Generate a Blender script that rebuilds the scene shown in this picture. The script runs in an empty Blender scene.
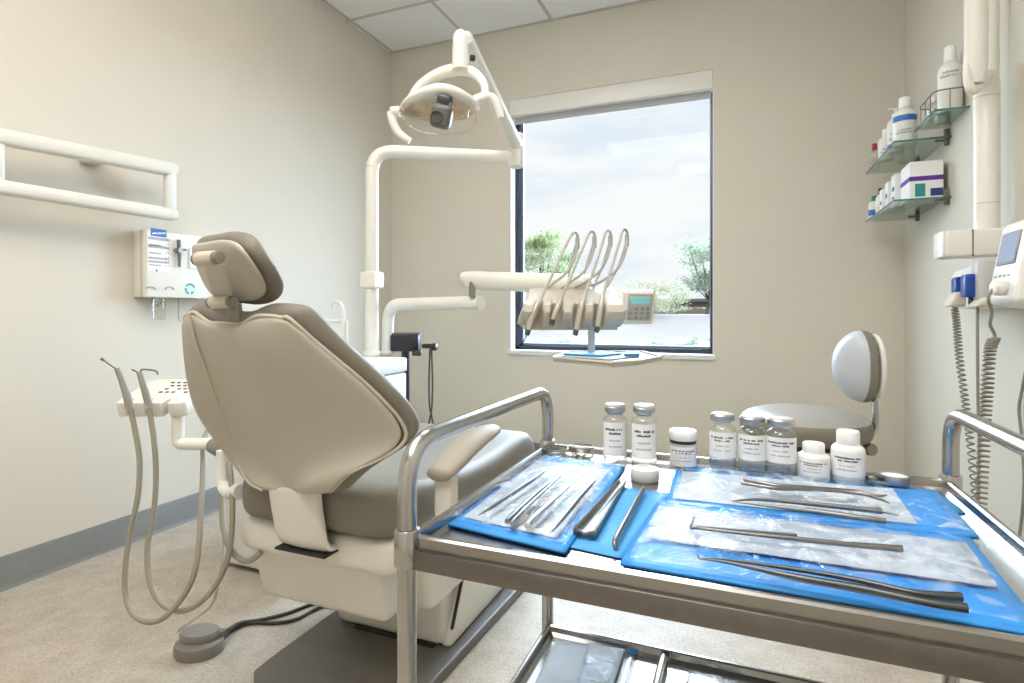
import bpy, bmesh, math, random
from mathutils import Vector, Matrix
random.seed(11)
C = bpy.context.scene.collection
SC = bpy.context.scene
PI = math.pi
# ------------------------------------------------------------------ camera frame
FPX, HZ, HCAM, YAW = 569.5, 314.0, 1.08, math.radians(22.25)
cs, sn = math.cos(YAW), math.sin(YAW)
CAM = Vector((0, 0, HCAM))
RV, FV, ZV = Vector((cs, sn, 0)), Vector((-sn, cs, 0)), Vector((0, 0, 1))

def at(u, v, X=None, Y=None, Z=None, T=None):
    """world point seen at (u, v) of the photograph on a known plane of the room"""
    a, b = (u-512)/FPX, (HZ-v)/FPX
    d = FV + RV*a + ZV*b
    if T is None:
        if X is not None: T = X/d.x
        elif Y is not None: T = Y/d.y
        else: T = (Z-HCAM)/d.z
    return CAM + d*T

cam_d = bpy.data.cameras.new('camera'); cam = bpy.data.objects.new('camera', cam_d); C.objects.link(cam)
cam.location = CAM; cam.rotation_euler = (PI/2, 0, YAW)
cam_d.sensor_width = 36; cam_d.lens = FPX/1024*36; cam_d.shift_y = -(341.5-HZ)/1024
cam_d.clip_start = .02; cam_d.clip_end = 500
SC.camera = cam

# ------------------------------------------------------------------ materials
def srgb(r, g, b):
    f = lambda c: (c/255/12.92 if c/255 <= .04045 else ((c/255+.055)/1.055)**2.4)
    return (f(r), f(g), f(b), 1)

def mat(name, col, rough=.5, metal=0, noise=0, nscale=30, bump=0, bscale=200, spec=.5, coat=0, emit=None, estr=0):
    m = bpy.data.materials.new(name); m.use_nodes = True
    nt = m.node_tree; p = nt.nodes['Principled BSDF']
    p.inputs['Roughness'].default_value = rough; p.inputs['Metallic'].default_value = metal
    p.inputs['Specular IOR Level'].default_value = spec; p.inputs['Coat Weight'].default_value = coat
    p.inputs['Base Color'].default_value = col
    tc = nt.nodes.new('ShaderNodeTexCoord')
    if noise:
        n = nt.nodes.new('ShaderNodeTexNoise'); n.inputs['Scale'].default_value = nscale; n.inputs['Detail'].default_value = 4
        nt.links.new(tc.outputs['Object'], n.inputs['Vector'])
        r = nt.nodes.new('ShaderNodeValToRGB')
        r.color_ramp.elements[0].position = .3; r.color_ramp.elements[1].position = .7
        k0, k1 = 1-noise, 1+noise
        r.color_ramp.elements[0].color = (col[0]*k0, col[1]*k0, col[2]*k0, 1)
        r.color_ramp.elements[1].color = (min(1, col[0]*k1), min(1, col[1]*k1), min(1, col[2]*k1), 1)
        nt.links.new(n.outputs['Fac'], r.inputs['Fac']); nt.links.new(r.outputs['Color'], p.inputs['Base Color'])
    if bump:
        n2 = nt.nodes.new('ShaderNodeTexNoise'); n2.inputs['Scale'].default_value = bscale; n2.inputs['Detail'].default_value = 3
        nt.links.new(tc.outputs['Object'], n2.inputs['Vector'])
        b = nt.nodes.new('ShaderNodeBump'); b.inputs['Strength'].default_value = bump; b.inputs['Distance'].default_value = .002
        nt.links.new(n2.outputs['Fac'], b.inputs['Height']); nt.links.new(b.outputs['Normal'], p.inputs['Normal'])
    if emit:
        p.inputs['Emission Color'].default_value = emit; p.inputs['Emission Strength'].default_value = estr
    return m

def thin_glass(name, tint=(.97, .98, .98, 1), refl=.10, crinkle=0, cscale=40, rough=.03, white=0, edge=.5):
    """clear sheet: transparent with a glossy coat; crinkle bumps the gloss, white paints pale fold highlights and milkiness"""
    m = bpy.data.materials.new(name); m.use_nodes = True; nt = m.node_tree; nt.nodes.clear()
    out = nt.nodes.new('ShaderNodeOutputMaterial')
    tr = nt.nodes.new('ShaderNodeBsdfTransparent'); tr.inputs['Color'].default_value = tint
    gl = nt.nodes.new('ShaderNodeBsdfGlossy'); gl.inputs['Roughness'].default_value = rough
    lw = nt.nodes.new('ShaderNodeLayerWeight'); lw.inputs['Blend'].default_value = .35
    mp = nt.nodes.new('ShaderNodeMapRange'); mp.inputs['To Min'].default_value = refl; mp.inputs['To Max'].default_value = edge
    nt.links.new(lw.outputs['Facing'], mp.inputs['Value'])
    mx = nt.nodes.new('ShaderNodeMixShader')
    nt.links.new(mp.outputs['Result'], mx.inputs['Fac']); nt.links.new(tr.outputs[0], mx.inputs[1]); nt.links.new(gl.outputs[0], mx.inputs[2])
    last = mx
    if crinkle or white:
        tc = nt.nodes.new('ShaderNodeTexCoord')
        n = nt.nodes.new('ShaderNodeTexNoise'); n.inputs['Scale'].default_value = cscale; n.inputs['Detail'].default_value = 5
        n.inputs['Distortion'].default_value = 1.2
        nt.links.new(tc.outputs['Object'], n.inputs['Vector'])
        b = nt.nodes.new('ShaderNodeBump'); b.inputs['Strength'].default_value = min(1, crinkle*1.0); b.inputs['Distance'].default_value = .01
        nt.links.new(n.outputs['Fac'], b.inputs['Height']); nt.links.new(b.outputs['Normal'], gl.inputs['Normal'])
        df = nt.nodes.new('ShaderNodeBsdfDiffuse'); df.inputs['Color'].default_value = (.86, .89, .92, 1)
        r = nt.nodes.new('ShaderNodeValToRGB')
        r.color_ramp.elements[0].position = .50; r.color_ramp.elements[0].color = (0, 0, 0, 1)
        r.color_ramp.elements[1].position = .66; r.color_ramp.elements[1].color = (white,)*3+(1,)  # pale patches: painted fold glints on film, milkiness on plastic
        nt.links.new(n.outputs['Fac'], r.inputs['Fac'])
        m2 = nt.nodes.new('ShaderNodeMixShader')
        nt.links.new(r.outputs['Color'], m2.inputs['Fac']); nt.links.new(mx.outputs[0], m2.inputs[1]); nt.links.new(df.outputs[0], m2.inputs[2])
        last = m2
    nt.links.new(last.outputs[0], out.inputs['Surface'])
    return m

M = {}
M['wall'] = mat('wall_paint', srgb(214, 208, 195), .75, noise=.012, nscale=3, bump=.12, bscale=260)
M['ceiling'] = mat('ceiling_tile', srgb(236, 237, 237), .9, bump=.5, bscale=320, noise=.02, nscale=140)
M['grid'] = mat('ceiling_grid', srgb(192, 191, 188), .6)
M['base'] = mat('rubber_baseboard', srgb(126, 127, 127), .55, noise=.03)
M['white'] = mat('white_paint', srgb(226, 227, 226), .35)
M['whiteplastic'] = mat('white_plastic', srgb(232, 231, 226), .35)
M['armwhite'] = mat('arm_enamel', srgb(222, 219, 210), .4)
M['cream'] = mat('cream_enamel', srgb(229, 227, 219), .3, noise=.01)
M['consolebeige'] = mat('console_cream_shaded', srgb(198, 191, 178), .6)  # cream darkened so the colour carries the console's shade
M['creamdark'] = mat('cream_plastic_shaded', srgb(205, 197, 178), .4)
M['shell'] = mat('beige_shell_plastic', srgb(184, 178, 166), .42, noise=.015, nscale=8)
M['shellrim'] = mat('shell_highlight_and_hinge', srgb(200, 191, 175), .38)  # paler shell colour: painted edge highlight, also the hinge wraps
M['seat'] = mat('taupe_upholstery', srgb(124, 118, 107), .55, noise=.02, nscale=40, bump=.08, bscale=500)
M['seatlight'] = mat('taupe_upholstery_lit', srgb(178, 170, 154), .4, noise=.02, nscale=40, bump=.06, bscale=500)  # seat taupe with window light put into the colour, unused
M['chairbody'] = mat('ivory_chair_cover', srgb(222, 219, 210), .4, noise=.01, nscale=6)
M['baseplate'] = mat('grey_base_plate', srgb(98, 94, 88), .38, noise=.03)
M['greyplastic'] = mat('grey_plastic', srgb(128, 124, 116), .45)
M['capgrey'] = mat('bulb_cap_grey', srgb(98, 98, 98), .45)
M['darkgap'] = mat('dark_recess', srgb(40, 38, 36), .8)
M['hose'] = mat('taupe_hose', srgb(150, 143, 128), .5)
M['handlegrey'] = mat('grey_handle', srgb(146, 142, 136), .4)
M['hosegrey'] = mat('grey_hose', srgb(184, 183, 177), .45)
M['steel'] = mat('stainless_steel', (.46, .455, .445, 1), .2, 1, noise=.03, nscale=60)
M['steeldim'] = mat('steel_band_dark_reflection', (.20, .185, .17, 1), .34, 1, noise=.06, nscale=90)  # steel colour darkened to stand for the aprons' dim reflection
M['steelrim'] = mat('steel_rim', (.36, .35, .335, 1), .22, 1)
M['steeltop'] = mat('steel_tray_surface', (.50, .505, .51, 1), .26, 1, noise=.02)
M['tool'] = mat('instrument_steel', (.24, .235, .23, 1), .28, 1)
M['toolbright'] = mat('polished_instrument_steel', (.62, .63, .65, 1), .18, 1)
M['tooldark'] = mat('dark_instrument_steel', (.11, .115, .12, 1), .35, 1)
M['black'] = mat('black_plastic', srgb(26, 27, 32), .4)
M['cable'] = mat('dark_cable', srgb(62, 58, 52), .6)
M['cablegrey'] = mat('grey_cord', srgb(138, 134, 124), .55)
M['blue'] = mat('blue_pouch_paper', srgb(40, 140, 218), .5, noise=.10, nscale=22)
M['bluedeep'] = mat('blue_drape', srgb(70, 158, 226), .6, noise=.05, nscale=25)
M['paper'] = mat('pouch_paper', srgb(180, 193, 207), .6, noise=.03, nscale=50)
M['label'] = mat('label_paper', srgb(238, 238, 236), .55)
M['ink'] = mat('label_ink', srgb(52, 52, 58), .7)
M['inksoft'] = mat('label_ink_pale', srgb(172, 174, 181), .7)
M['capwhite'] = mat('white_cap', srgb(240, 240, 238), .4)
M['discgrey'] = mat('grey_white_disc', srgb(196, 197, 197), .45)
M['armpad'] = mat('armrest_pad', srgb(164, 156, 142), .5)
M['capsilver'] = mat('aluminium_crimp', (.46, .47, .48, 1), .3, 1)
M['glass'] = thin_glass('clear_glass', (.975, .985, .985, 1), .05, edge=.40)
M['pane'] = thin_glass('window_glass', (.98, .99, .99, 1), .004, edge=.06)
M['shelfglass'] = thin_glass('shelf_glass', (.84, .91, .89, 1), .10, edge=.4)
M['glassedge'] = mat('green_glass_edge', srgb(78, 128, 122), .15)
M['film'] = thin_glass('pouch_film', (.97, .98, 1, 1), .05, crinkle=.9, cscale=34, rough=.10, white=.38, edge=.12)
M['filmclear'] = thin_glass('clear_pouch_film', (.97, .98, 1, 1), .05, crinkle=.8, cscale=26, rough=.10, white=.22, edge=.10)
M['milky'] = thin_glass('milky_plastic', (.95, .95, .95, 1), .08, crinkle=.1, cscale=10, white=.8)
M['lampshield'] = thin_glass('lamp_shield', (.95, .95, .93, 1), .05, edge=.35)
M['reflector'] = mat('lamp_reflector', srgb(216, 196, 166), .25, noise=.35, nscale=14)
M['frame'] = mat('window_frame', srgb(30, 36, 46), .4)
M['modulegrey'] = mat('module_grey', srgb(190, 190, 186), .4)
M['screenblue'] = mat('screen_lcd', srgb(120, 190, 196), .3, emit=srgb(120, 190, 196), estr=.25)
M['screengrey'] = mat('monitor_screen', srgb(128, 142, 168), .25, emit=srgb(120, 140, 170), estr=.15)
M['panelgrey'] = mat('panel_grey', srgb(178, 177, 172), .4)
M['gripcream'] = mat('handpiece_grip', srgb(190, 184, 172), .3, .3)
M['key'] = mat('keypad_key', srgb(140, 142, 148), .5)
M['keydark'] = mat('keypad_mark', srgb(84, 80, 74), .5)
M['royal'] = mat('royal_blue_plastic', srgb(20, 66, 150), .3)
M['bluelabel'] = mat('blue_label', srgb(52, 112, 190), .5)
M['teal'] = mat('teal_print', srgb(40, 140, 140), .5)
M['red'] = mat('red_cap', srgb(176, 32, 44), .4)
M['green'] = mat('green_cap', srgb(24, 132, 74), .4)
M['purple'] = mat('purple_band', srgb(98, 40, 150), .5)
M['navy'] = mat('navy_print', srgb(28, 58, 120), .5)
M['stoolseat'] = mat('grey_stool_vinyl', srgb(166, 164, 159), .32, noise=.01)
M['stoolback'] = mat('stool_vinyl_window_lit', srgb(186, 192, 200), .38)  # paled and blued to hold window light on the pad front
M['foliage'] = mat('pale_leaves', srgb(140, 148, 108), .7, noise=.2, nscale=3)
M['foliage2'] = mat('dusty_leaves', srgb(134, 142, 122), .7, noise=.2, nscale=3)
M['foliage3'] = mat('dry_leaves', srgb(152, 150, 120), .7, noise=.2, nscale=3)
for k in ('foliage', 'foliage2', 'foliage3'):
    nt_ = M[k].node_tree; p_ = nt_.nodes['Principled BSDF']; tl = nt_.nodes.new('ShaderNodeBsdfTranslucent'); ms_ = nt_.nodes.new('ShaderNodeMixShader')
    ms_.inputs['Fac'].default_value = .55
    if p_.inputs['Base Color'].links: nt_.links.new(p_.inputs['Base Color'].links[0].from_socket, tl.inputs['Color'])
    nt_.links.new(p_.outputs[0], ms_.inputs[1]); nt_.links.new(tl.outputs[0], ms_.inputs[2])
    nt_.links.new(ms_.outputs[0], nt_.nodes['Material Output'].inputs['Surface'])
M['bark'] = mat('bark', srgb(80, 72, 60), .8, noise=.2)
M['sand'] = mat('pale_desert_ground', srgb(88, 75, 67), .9, noise=.1, nscale=.5)
M['road'] = mat('pale_road', srgb(84, 77, 73), .9, noise=.04, nscale=1.0)
M['stucco'] = mat('pale_stucco', srgb(120, 112, 104), .9)
M['rooft'] = mat('grey_roof', srgb(96, 92, 92), .9)

def floor_mat():
    m = mat('speckled_vinyl', srgb(204, 192, 176), .5, spec=.28)
    nt = m.node_tree; p = nt.nodes['Principled BSDF']
    tc = nt.nodes.new('ShaderNodeTexCoord')
    n = nt.nodes.new('ShaderNodeTexNoise'); n.inputs['Scale'].default_value = 110; n.inputs['Detail'].default_value = 6
    n2 = nt.nodes.new('ShaderNodeTexNoise'); n2.inputs['Scale'].default_value = 14; n2.inputs['Detail'].default_value = 4
    for k in (n, n2): nt.links.new(tc.outputs['Object'], k.inputs['Vector'])
    mxv = nt.nodes.new('ShaderNodeMath'); mxv.operation = 'MULTIPLY_ADD'; mxv.inputs[1].default_value = .6
    nt.links.new(n.outputs['Fac'], mxv.inputs[0])
    h = nt.nodes.new('ShaderNodeMath'); h.operation = 'MULTIPLY'; h.inputs[1].default_value = .4
    nt.links.new(n2.outputs['Fac'], h.inputs[0]); nt.links.new(h.outputs[0], mxv.inputs[2])
    r = nt.nodes.new('ShaderNodeValToRGB'); e = r.color_ramp.elements
    e[0].position = .40; e[0].color = srgb(170, 159, 144); e[1].position = .62; e[1].color = srgb(196, 187, 174)
    nt.links.new(mxv.outputs[0], r.inputs['Fac']); nt.links.new(r.outputs['Color'], p.inputs['Base Color'])
    return m
M['floor'] = floor_mat()

# ------------------------------------------------------------------ mesh helpers
def B(): return bmesh.new()
def merge(bm, tmp):
    me = bpy.data.meshes.new('t'); tmp.to_mesh(me); tmp.free(); bm.from_mesh(me); bpy.data.meshes.remove(me)

def setmi(bm, n0, mi):
    bm.faces.ensure_lookup_table()
    for f in bm.faces[n0:]: f.material_index = mi

def rbox(bm, x0, x1, y0, y1, z0, z1, bev=0, seg=2, mtx=None, mi=0, taper=None):
    t = B(); bmesh.ops.create_cube(t, size=1)
    for v in t.verts:
        v.co = Vector(((x0+x1)/2+v.co.x*(x1-x0), (y0+y1)/2+v.co.y*(y1-y0), (z0+z1)/2+v.co.z*(z1-z0)))
        if taper: v.co = taper(v.co)
    if bev: bmesh.ops.bevel(t, geom=t.edges[:], offset=bev, segments=seg, affect='EDGES', profile=.5)
    if mtx: bmesh.ops.transform(t, matrix=mtx, verts=t.verts)
    for f in t.faces: f.material_index = mi
    merge(bm, t); return bm

def frame_m(o, x, y, z=None):
    x = Vector(x).normalized(); y = Vector(y); y = (y-x*y.dot(x)).normalized(); z = x.cross(y)
    m = Matrix.Identity(4)
    for i in range(3):
        m[i][0], m[i][1], m[i][2], m[i][3] = x[i], y[i], z[i], o[i]
    return m

def smooth_path(pts, n=6):
    pts = [Vector(p) for p in pts]
    if len(pts) < 3: return pts
    out = []
    P = [pts[0]*2-pts[1]]+pts+[pts[-1]*2-pts[-2]]
    for i in range(1, len(P)-2):
        p0, p1, p2, p3 = P[i-1:i+3]
        for k in range(n):
            t = k/n
            out.append(.5*((2*p1)+(p2-p0)*t+(2*p0-5*p1+4*p2-p3)*t*t+(3*p1-p0-3*p2+p3)*t**3))
    out.append(pts[-1]); return out

def fillet(pts, r, n=6):
    pts = [Vector(p) for p in pts]; out = [pts[0]]
    for i in range(1, len(pts)-1):
        a, b, c = pts[i-1], pts[i], pts[i+1]
        d1, d2 = (a-b), (c-b)
        k = min(r, d1.length*.49, d2.length*.49)
        p, q = b+d1.normalized()*k, b+d2.normalized()*k
        for j in range(n+1):
            t = j/n; out.append(p*(1-t)**2+b*2*t*(1-t)+q*t*t)
    out.append(pts[-1]); return out

def tube(bm, pts, r, seg=12, caps=True, mi=0, flat=None, round_end=False):
    """sweep a circle (or an ellipse, flat=(a,b,up)) along a path; r may be a list"""
    pts = [Vector(p) for p in pts]; n = len(pts)
    rs = r if isinstance(r, (list, tuple)) else [r]*n
    if len(rs) != n:
        rs = [rs[min(len(rs)-2, int(i/(n-1)*(len(rs)-1)))]*(1-((i/(n-1)*(len(rs)-1))-min(len(rs)-2, int(i/(n-1)*(len(rs)-1))))) +
              rs[min(len(rs)-2, int(i/(n-1)*(len(rs)-1)))+1]*((i/(n-1)*(len(rs)-1))-min(len(rs)-2, int(i/(n-1)*(len(rs)-1)))) for i in range(n)]
    tg = [(pts[min(i+1, n-1)]-pts[max(i-1, 0)]).normalized() for i in range(n)]
    if flat: ref = Vector(flat[2])
    else: ref = Vector((0, 0, 1)) if abs(tg[0].z) < .9 else Vector((1, 0, 0))
    u = (ref-tg[0]*ref.dot(tg[0])).normalized()
    rings = []
    for i in range(n):
        if flat:
            q = ref-tg[i]*ref.dot(tg[i])
            if q.length > 1e-4: u = q.normalized()
        elif i:
            u = u-tg[i]*u.dot(tg[i]); u = u.normalized() if u.length > 1e-6 else Vector((1, 0, 0))
        w = tg[i].cross(u)
        fa, fb = (flat[0], flat[1]) if flat else (1, 1)
        rings.append([bm.verts.new(pts[i]+(u*math.cos(2*PI*k/seg)*fb+w*math.sin(2*PI*k/seg)*fa)*rs[i]) for k in range(seg)])
    fs = []
    for i in range(n-1):
        for k in range(seg):
            fs.append(bm.faces.new((rings[i][k], rings[i][(k+1) % seg], rings[i+1][(k+1) % seg], rings[i+1][k])))
    if caps:
        fs.append(bm.faces.new(rings[0][::-1])); fs.append(bm.faces.new(rings[-1]))
    for f in fs: f.material_index = mi
    return bm

def lathe(bm, prof, c=(0, 0, 0), seg=28, mtx=None, mi=0, a0=0, a1=2*PI):
    t = B(); c = Vector(c); full = abs(a1-a0-2*PI) < 1e-6
    n = seg if full else seg+1
    rings = []
    for r, z in prof:
        if r < 1e-6: rings.append([t.verts.new((0, 0, z))])
        else: rings.append([t.verts.new((r*math.cos(a0+(a1-a0)*k/seg), r*math.sin(a0+(a1-a0)*k/seg), z)) for k in range(n)])
    for i in range(len(rings)-1):
        A, D = rings[i], rings[i+1]
        for k in range(seg):
            k2 = (k+1) % n
            if len(A) == 1 and len(D) == 1: continue
            if len(A) == 1: t.faces.new((A[0], D[k2], D[k]))
            elif len(D) == 1: t.faces.new((A[k], A[k2], D[0]))
            else: t.faces.new((A[k], A[k2], D[k2], D[k]))
    for f in t.faces: f.material_index = mi
    if mtx: bmesh.ops.transform(t, matrix=mtx, verts=t.verts)
    else: bmesh.ops.translate(t, vec=c, verts=t.verts)
    merge(bm, t); return bm

def axis_m(p, q):
    """matrix taking local +z from p towards q"""
    p, q = Vector(p), Vector(q); z = (q-p).normalized()
    x = Vector((1, 0, 0)) if abs(z.x) < .9 else Vector((0, 1, 0))
    x = (x-z*x.dot(z)).normalized(); y = z.cross(x)
    m = Matrix.Identity(4)
    for i in range(3): m[i][0], m[i][1], m[i][2], m[i][3] = x[i], y[i], z[i], p[i]
    return m

def cyl(bm, p, q, r, seg=20, bev=.0, mi=0, r2=None):
    L = (Vector(q)-Vector(p)).length; r2 = r if r2 is None else r2
    b = min(bev, r*.6, L*.4)
    prof = [(0, 0), (r-b, 0), (r-b*.3, b*.3), (r, b), (r2, L-b), (r2-b*.3, L-b*.3), (r2-b, L), (0, L)] if b else [(0, 0), (r, 0), (r2, L), (0, L)]
    return lathe(bm, prof, seg=seg, mtx=axis_m(p, q), mi=mi)

def grid(bm, rows, closed=False, mi=0):
    V = [[bm.verts.new(Vector(p)) for p in r] for r in rows]
    for i in range(len(V)-1):
        m = len(V[i])
        for j in range(m if closed else m-1):
            f = bm.faces.new((V[i][j], V[i][(j+1) % m], V[i+1][(j+1) % m], V[i+1][j])); f.material_index = mi
    return V

def prism(bm, pts, vec, bev=0, seg=2, mi=0):
    t = B(); vec = Vector(vec)
    a = [t.verts.new(Vector(p)) for p in pts]; b = [t.verts.new(Vector(p)+vec) for p in pts]
    n = len(pts)
    t.faces.new(a[::-1]); t.faces.new(b)
    for i in range(n): t.faces.new((a[i], a[(i+1) % n], b[(i+1) % n], b[i]))
    bmesh.ops.recalc_face_normals(t, faces=t.faces[:])
    if bev: bmesh.ops.bevel(t, geom=t.edges[:], offset=bev, segments=seg, affect='EDGES', profile=.5)
    for f in t.faces: f.material_index = mi
    merge(bm, t); return bm

# ------------------------------------------------------------------ object helpers
ROOT = {}
def thing(name, label, cat, loc, group=None):
    o = bpy.data.objects.new(name, None); C.objects.link(o); o.empty_display_size = .05
    o.location = loc; o['label'] = label; o['category'] = cat
    if group: o['group'] = group
    ROOT[o.name] = Vector(loc); return o

def root_loc(o):
    while o.parent: o = o.parent
    return Vector(o.location)

def obj(name, bm, m, parent=None, label=None, sub=0, ang=40, solid=0, recalc=True, offset=-1):
    ms = m if isinstance(m, (list, tuple)) else [m]
    if recalc: bmesh.ops.recalc_face_normals(bm, faces=bm.faces[:])
    if parent: off = root_loc(parent)
    else:
        xs = [v.co for v in bm.verts]
        off = Vector(((min(p.x for p in xs)+max(p.x for p in xs))/2, (min(p.y for p in xs)+max(p.y for p in xs))/2, min(p.z for p in xs)))
    bmesh.ops.translate(bm, vec=-off, verts=bm.verts)
    me = bpy.data.meshes.new(name); bm.to_mesh(me); bm.free()
    for k in ms: me.materials.append(M[k] if isinstance(k, str) else k)
    for p in me.polygons: p.use_smooth = True
    if not sub: me.set_sharp_from_angle(angle=math.radians(ang))
    o = bpy.data.objects.new(name, me); C.objects.link(o)
    if parent: o.parent = parent
    else: o.location = off
    if solid:
        s = o.modifiers.new('solid', 'SOLIDIFY'); s.thickness = solid; s.offset = offset
    if sub:
        s = o.modifiers.new('sub', 'SUBSURF'); s.levels = sub; s.render_levels = sub
    if label: o['label'] = label
    return o

def tag(o, label, cat, group=None, kind=None):
    o['label'] = label; o['category'] = cat
    if group: o['group'] = group
    if kind: o['kind'] = kind
    return o

def struct(name, bm, m, parent=None, label=None, **k):
    o = obj(name, bm, m, parent, label, **k)
    if parent is None: o['kind'] = 'structure'
    return o

def copy_tree(o, parent=None):
    c = o.copy(); C.objects.link(c)
    if parent: c.parent = parent
    for ch in list(o.children): copy_tree(ch, c)
    return c

# ================================================================== THE ROOM
XL, XR, YB, YF, H = -2.69, .865, 3.95, -1.7, 3.22
WT = .16
WX0, WX1, WZ0, WZ1 = -1.63, -.19, .80, 2.685        # window opening
struct('floor', rbox(B(), XL-WT, XR+WT, YF-WT, YB+WT, -.1, 0), 'floor')
struct('ceiling', rbox(B(), XL-WT, XR+WT, YF-WT, YB+WT, H, H+.1), 'ceiling')
struct('wall_left', rbox(B(), XL-WT, XL, YF-WT, YB+WT, 0, H), 'wall')
struct('wall_right', rbox(B(), XR, XR+WT, YF-WT, YB+WT, 0, H), 'wall')
struct('wall_front', rbox(B(), XL, XR, YF-WT, YF, 0, H), 'wall')
b = B()
rbox(b, XL, WX0, YB, YB+WT, 0, H); rbox(b, WX1, XR, YB, YB+WT, 0, H)
rbox(b, WX0, WX1, YB, YB+WT, 0, WZ0); rbox(b, WX0, WX1, YB, YB+WT, WZ1, H)
struct('wall_back', b, 'wall')
# ceiling grid
b = B()
for x in (-2.66, -1.984, -1.302, -.62, .062, .744): rbox(b, x-.011, x+.011, YF, YB, H-.006, H+.001)
for y in (-1.37, -.69, -.01, .67, 1.35, 2.03, 2.71, 3.39, YB-.012): rbox(b, XL, XR, y-.011, y+.011, H-.0055, H+.001)
struct('trim_1', b, 'grid')
def baseboard(name, a, q, nrm):
    a, q, nrm = Vector(a), Vector(q), Vector(nrm)
    prof = [(0, 0), (.018, 0), (.012, .008), (.009, .02), (.008, .125), (.004, .132), (0, .132)]
    bm = B(); n = len(prof)
    V = [[bm.verts.new(p+nrm*x+ZV*z) for x, z in prof] for p in (a, q)]
    for i in range(n-1): bm.faces.new((V[0][i], V[0][i+1], V[1][i+1], V[1][i]))
    bm.faces.new(V[0]); bm.faces.new(V[1][::-1])
    struct(name, bm, 'base')
baseboard('baseboard_left', (XL, YF, 0), (XL, YB, 0), (1, 0, 0))
baseboard('baseboard_back', (XL, YB, 0), (XR, YB, 0), (0, -1, 0))
baseboard('baseboard_right', (XR, YF, 0), (XR, YB, 0), (-1, 0, 0))
# window
yg = YB+.11
b = B(); fw = .042
for x0, x1, z0, z1 in ((WX0, WX0+fw, WZ0, WZ1), (WX1-.022, WX1, WZ0, WZ1), (WX0, WX1, WZ0, WZ0+fw), (WX0, WX1, WZ1-fw, WZ1)):
    rbox(b, x0, x1, yg-.02, yg+.045, z0, z1, .004, 1)
for x0, x1, z0, z1 in ((WX0+fw, WX0+fw+.02, WZ0+fw, WZ1-fw), (WX1-.03, WX1-.022, WZ0+fw, WZ1-fw), (WX0+fw, WX1-.022, WZ0+fw, WZ0+fw+.018)):
    rbox(b, x0, x1, yg+.005, yg+.035, z0, z1, .002, 1, mi=1)
win = bpy.data.objects.new('window_1', None); C.objects.link(win); win.location = ((WX0+WX1)/2, yg, WZ0); win['kind'] = 'structure'
obj('window_frame', b, ['frame', mat('grey_glazing_bead', srgb(120, 134, 156), .4)], win)
obj('pane', rbox(B(), WX0+fw, WX1-.022, yg+.016, yg+.022, WZ0+fw, WZ1-fw), 'pane', win)
b = B()
rbox(b, WX0-.012, WX1+.012, YB-.022, yg-.02, WZ0-.022, WZ0+.012, .004, 2)
obj('window_sill', b, 'white', win)
b = B(); rbox(b, WX0, WX0+.006, YB+.001, yg-.02, WZ0+.012, WZ1); rbox(b, WX1-.006, WX1, YB+.001, yg-.02, WZ0+.012, WZ1)
obj('window_reveal', b, 'white', win)
blind = thing('roller_blind', 'white roller blind rolled up into a box across the top of the window', 'blind', ((WX0+WX1)/2, YB, WZ1-.15))
obj('headbox', rbox(B(), WX0+.007, WX1-.007, YB-.006, YB+.085, WZ1-.125, WZ1-.003, .006, 2), 'whiteplastic', blind)
b = B(); rbox(b, WX0+.02, WX1-.02, YB+.045, YB+.052, WZ1-.16, WZ1-.12); cyl(b, (WX0+.02, YB+.048, WZ1-.162), (WX1-.02, YB+.048, WZ1-.162), .012, 12)
obj('blind_hem', b, mat('blind_fabric', srgb(176, 178, 178), .8), blind)

# ================================================================== OUTSIDE
struct('ground', rbox(B(), -70, 40, YB+WT+.02, 130, -.3, -.05), 'sand')
o = obj('road', rbox(B(), -60, 30, 18, 23, -.05, -.03), 'road'); o['kind'] = 'structure'
b = B(); prism(b, [(-60, 25, -.06), (-60, 27, .10), (-60, 32, .95), (-60, 34, 1.05), (-60, 120, 1.3), (-60, 120, -.06)], (95, 0, 0))
o = obj('earth_bank', b, 'sand'); o['kind'] = 'structure'
def leafy(name, label, base, h, w, n, leaf, mtl, cat='tree', trunk=.35, flat=.8, group=None, seed=1):
    rnd = random.Random(seed)
    base = Vector(base); t = thing(name, label, cat, base, group)
    bm = B()
    cl = [Vector((rnd.gauss(0, w*.23), rnd.gauss(0, w*.23), h*(trunk+(1-trunk)*rnd.random()))) for _ in range(26)]
    for c in cl:
        k = 1-abs((c.z/h-(trunk+1)/2)/((1-trunk)/2))*.45
        c.x *= k; c.y *= k
    for i in range(n):
        c = rnd.choice(cl); p = base+c+Vector((rnd.gauss(0, w*.085), rnd.gauss(0, w*.085), rnd.gauss(0, h*.045)))
        a = Vector((rnd.uniform(-1, 1), rnd.uniform(-1, 1), rnd.uniform(-.4, 1))).normalized()*leaf*rnd.uniform(.6, 1.4)
        q = a.cross(Vector((rnd.uniform(-1, 1), rnd.uniform(-1, 1), rnd.uniform(-1, 1)))).normalized()*leaf*.32
        vs = [bm.verts.new(p-a), bm.verts.new(p+q), bm.verts.new(p+a), bm.verts.new(p-q)]
        bm.faces.new(vs)
    obj('foliage', bm, mtl, t, recalc=False)
    bm = B()
    tube(bm, smooth_path([base+Vector((0, 0, -.1)), base+Vector((.05*w, 0, h*.25)), base+Vector((-.02*w, .02, h*.6))]), [.022*h, .012*h], 8)
    for c in cl[:9]: tube(bm, smooth_path([base+Vector((.02*w, 0, h*.2)), base+c*.6+Vector((0, 0, h*.1)), base+c]), [.009*h, .002*h], 6)
    obj('branches', bm, 'bark', t)
    return t
def gnd(u, Y): p = at(u, 320, Y=Y); return (p.x, p.y, -.06 if Y < 25 else (.95 if Y < 34 else 1.04))
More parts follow.
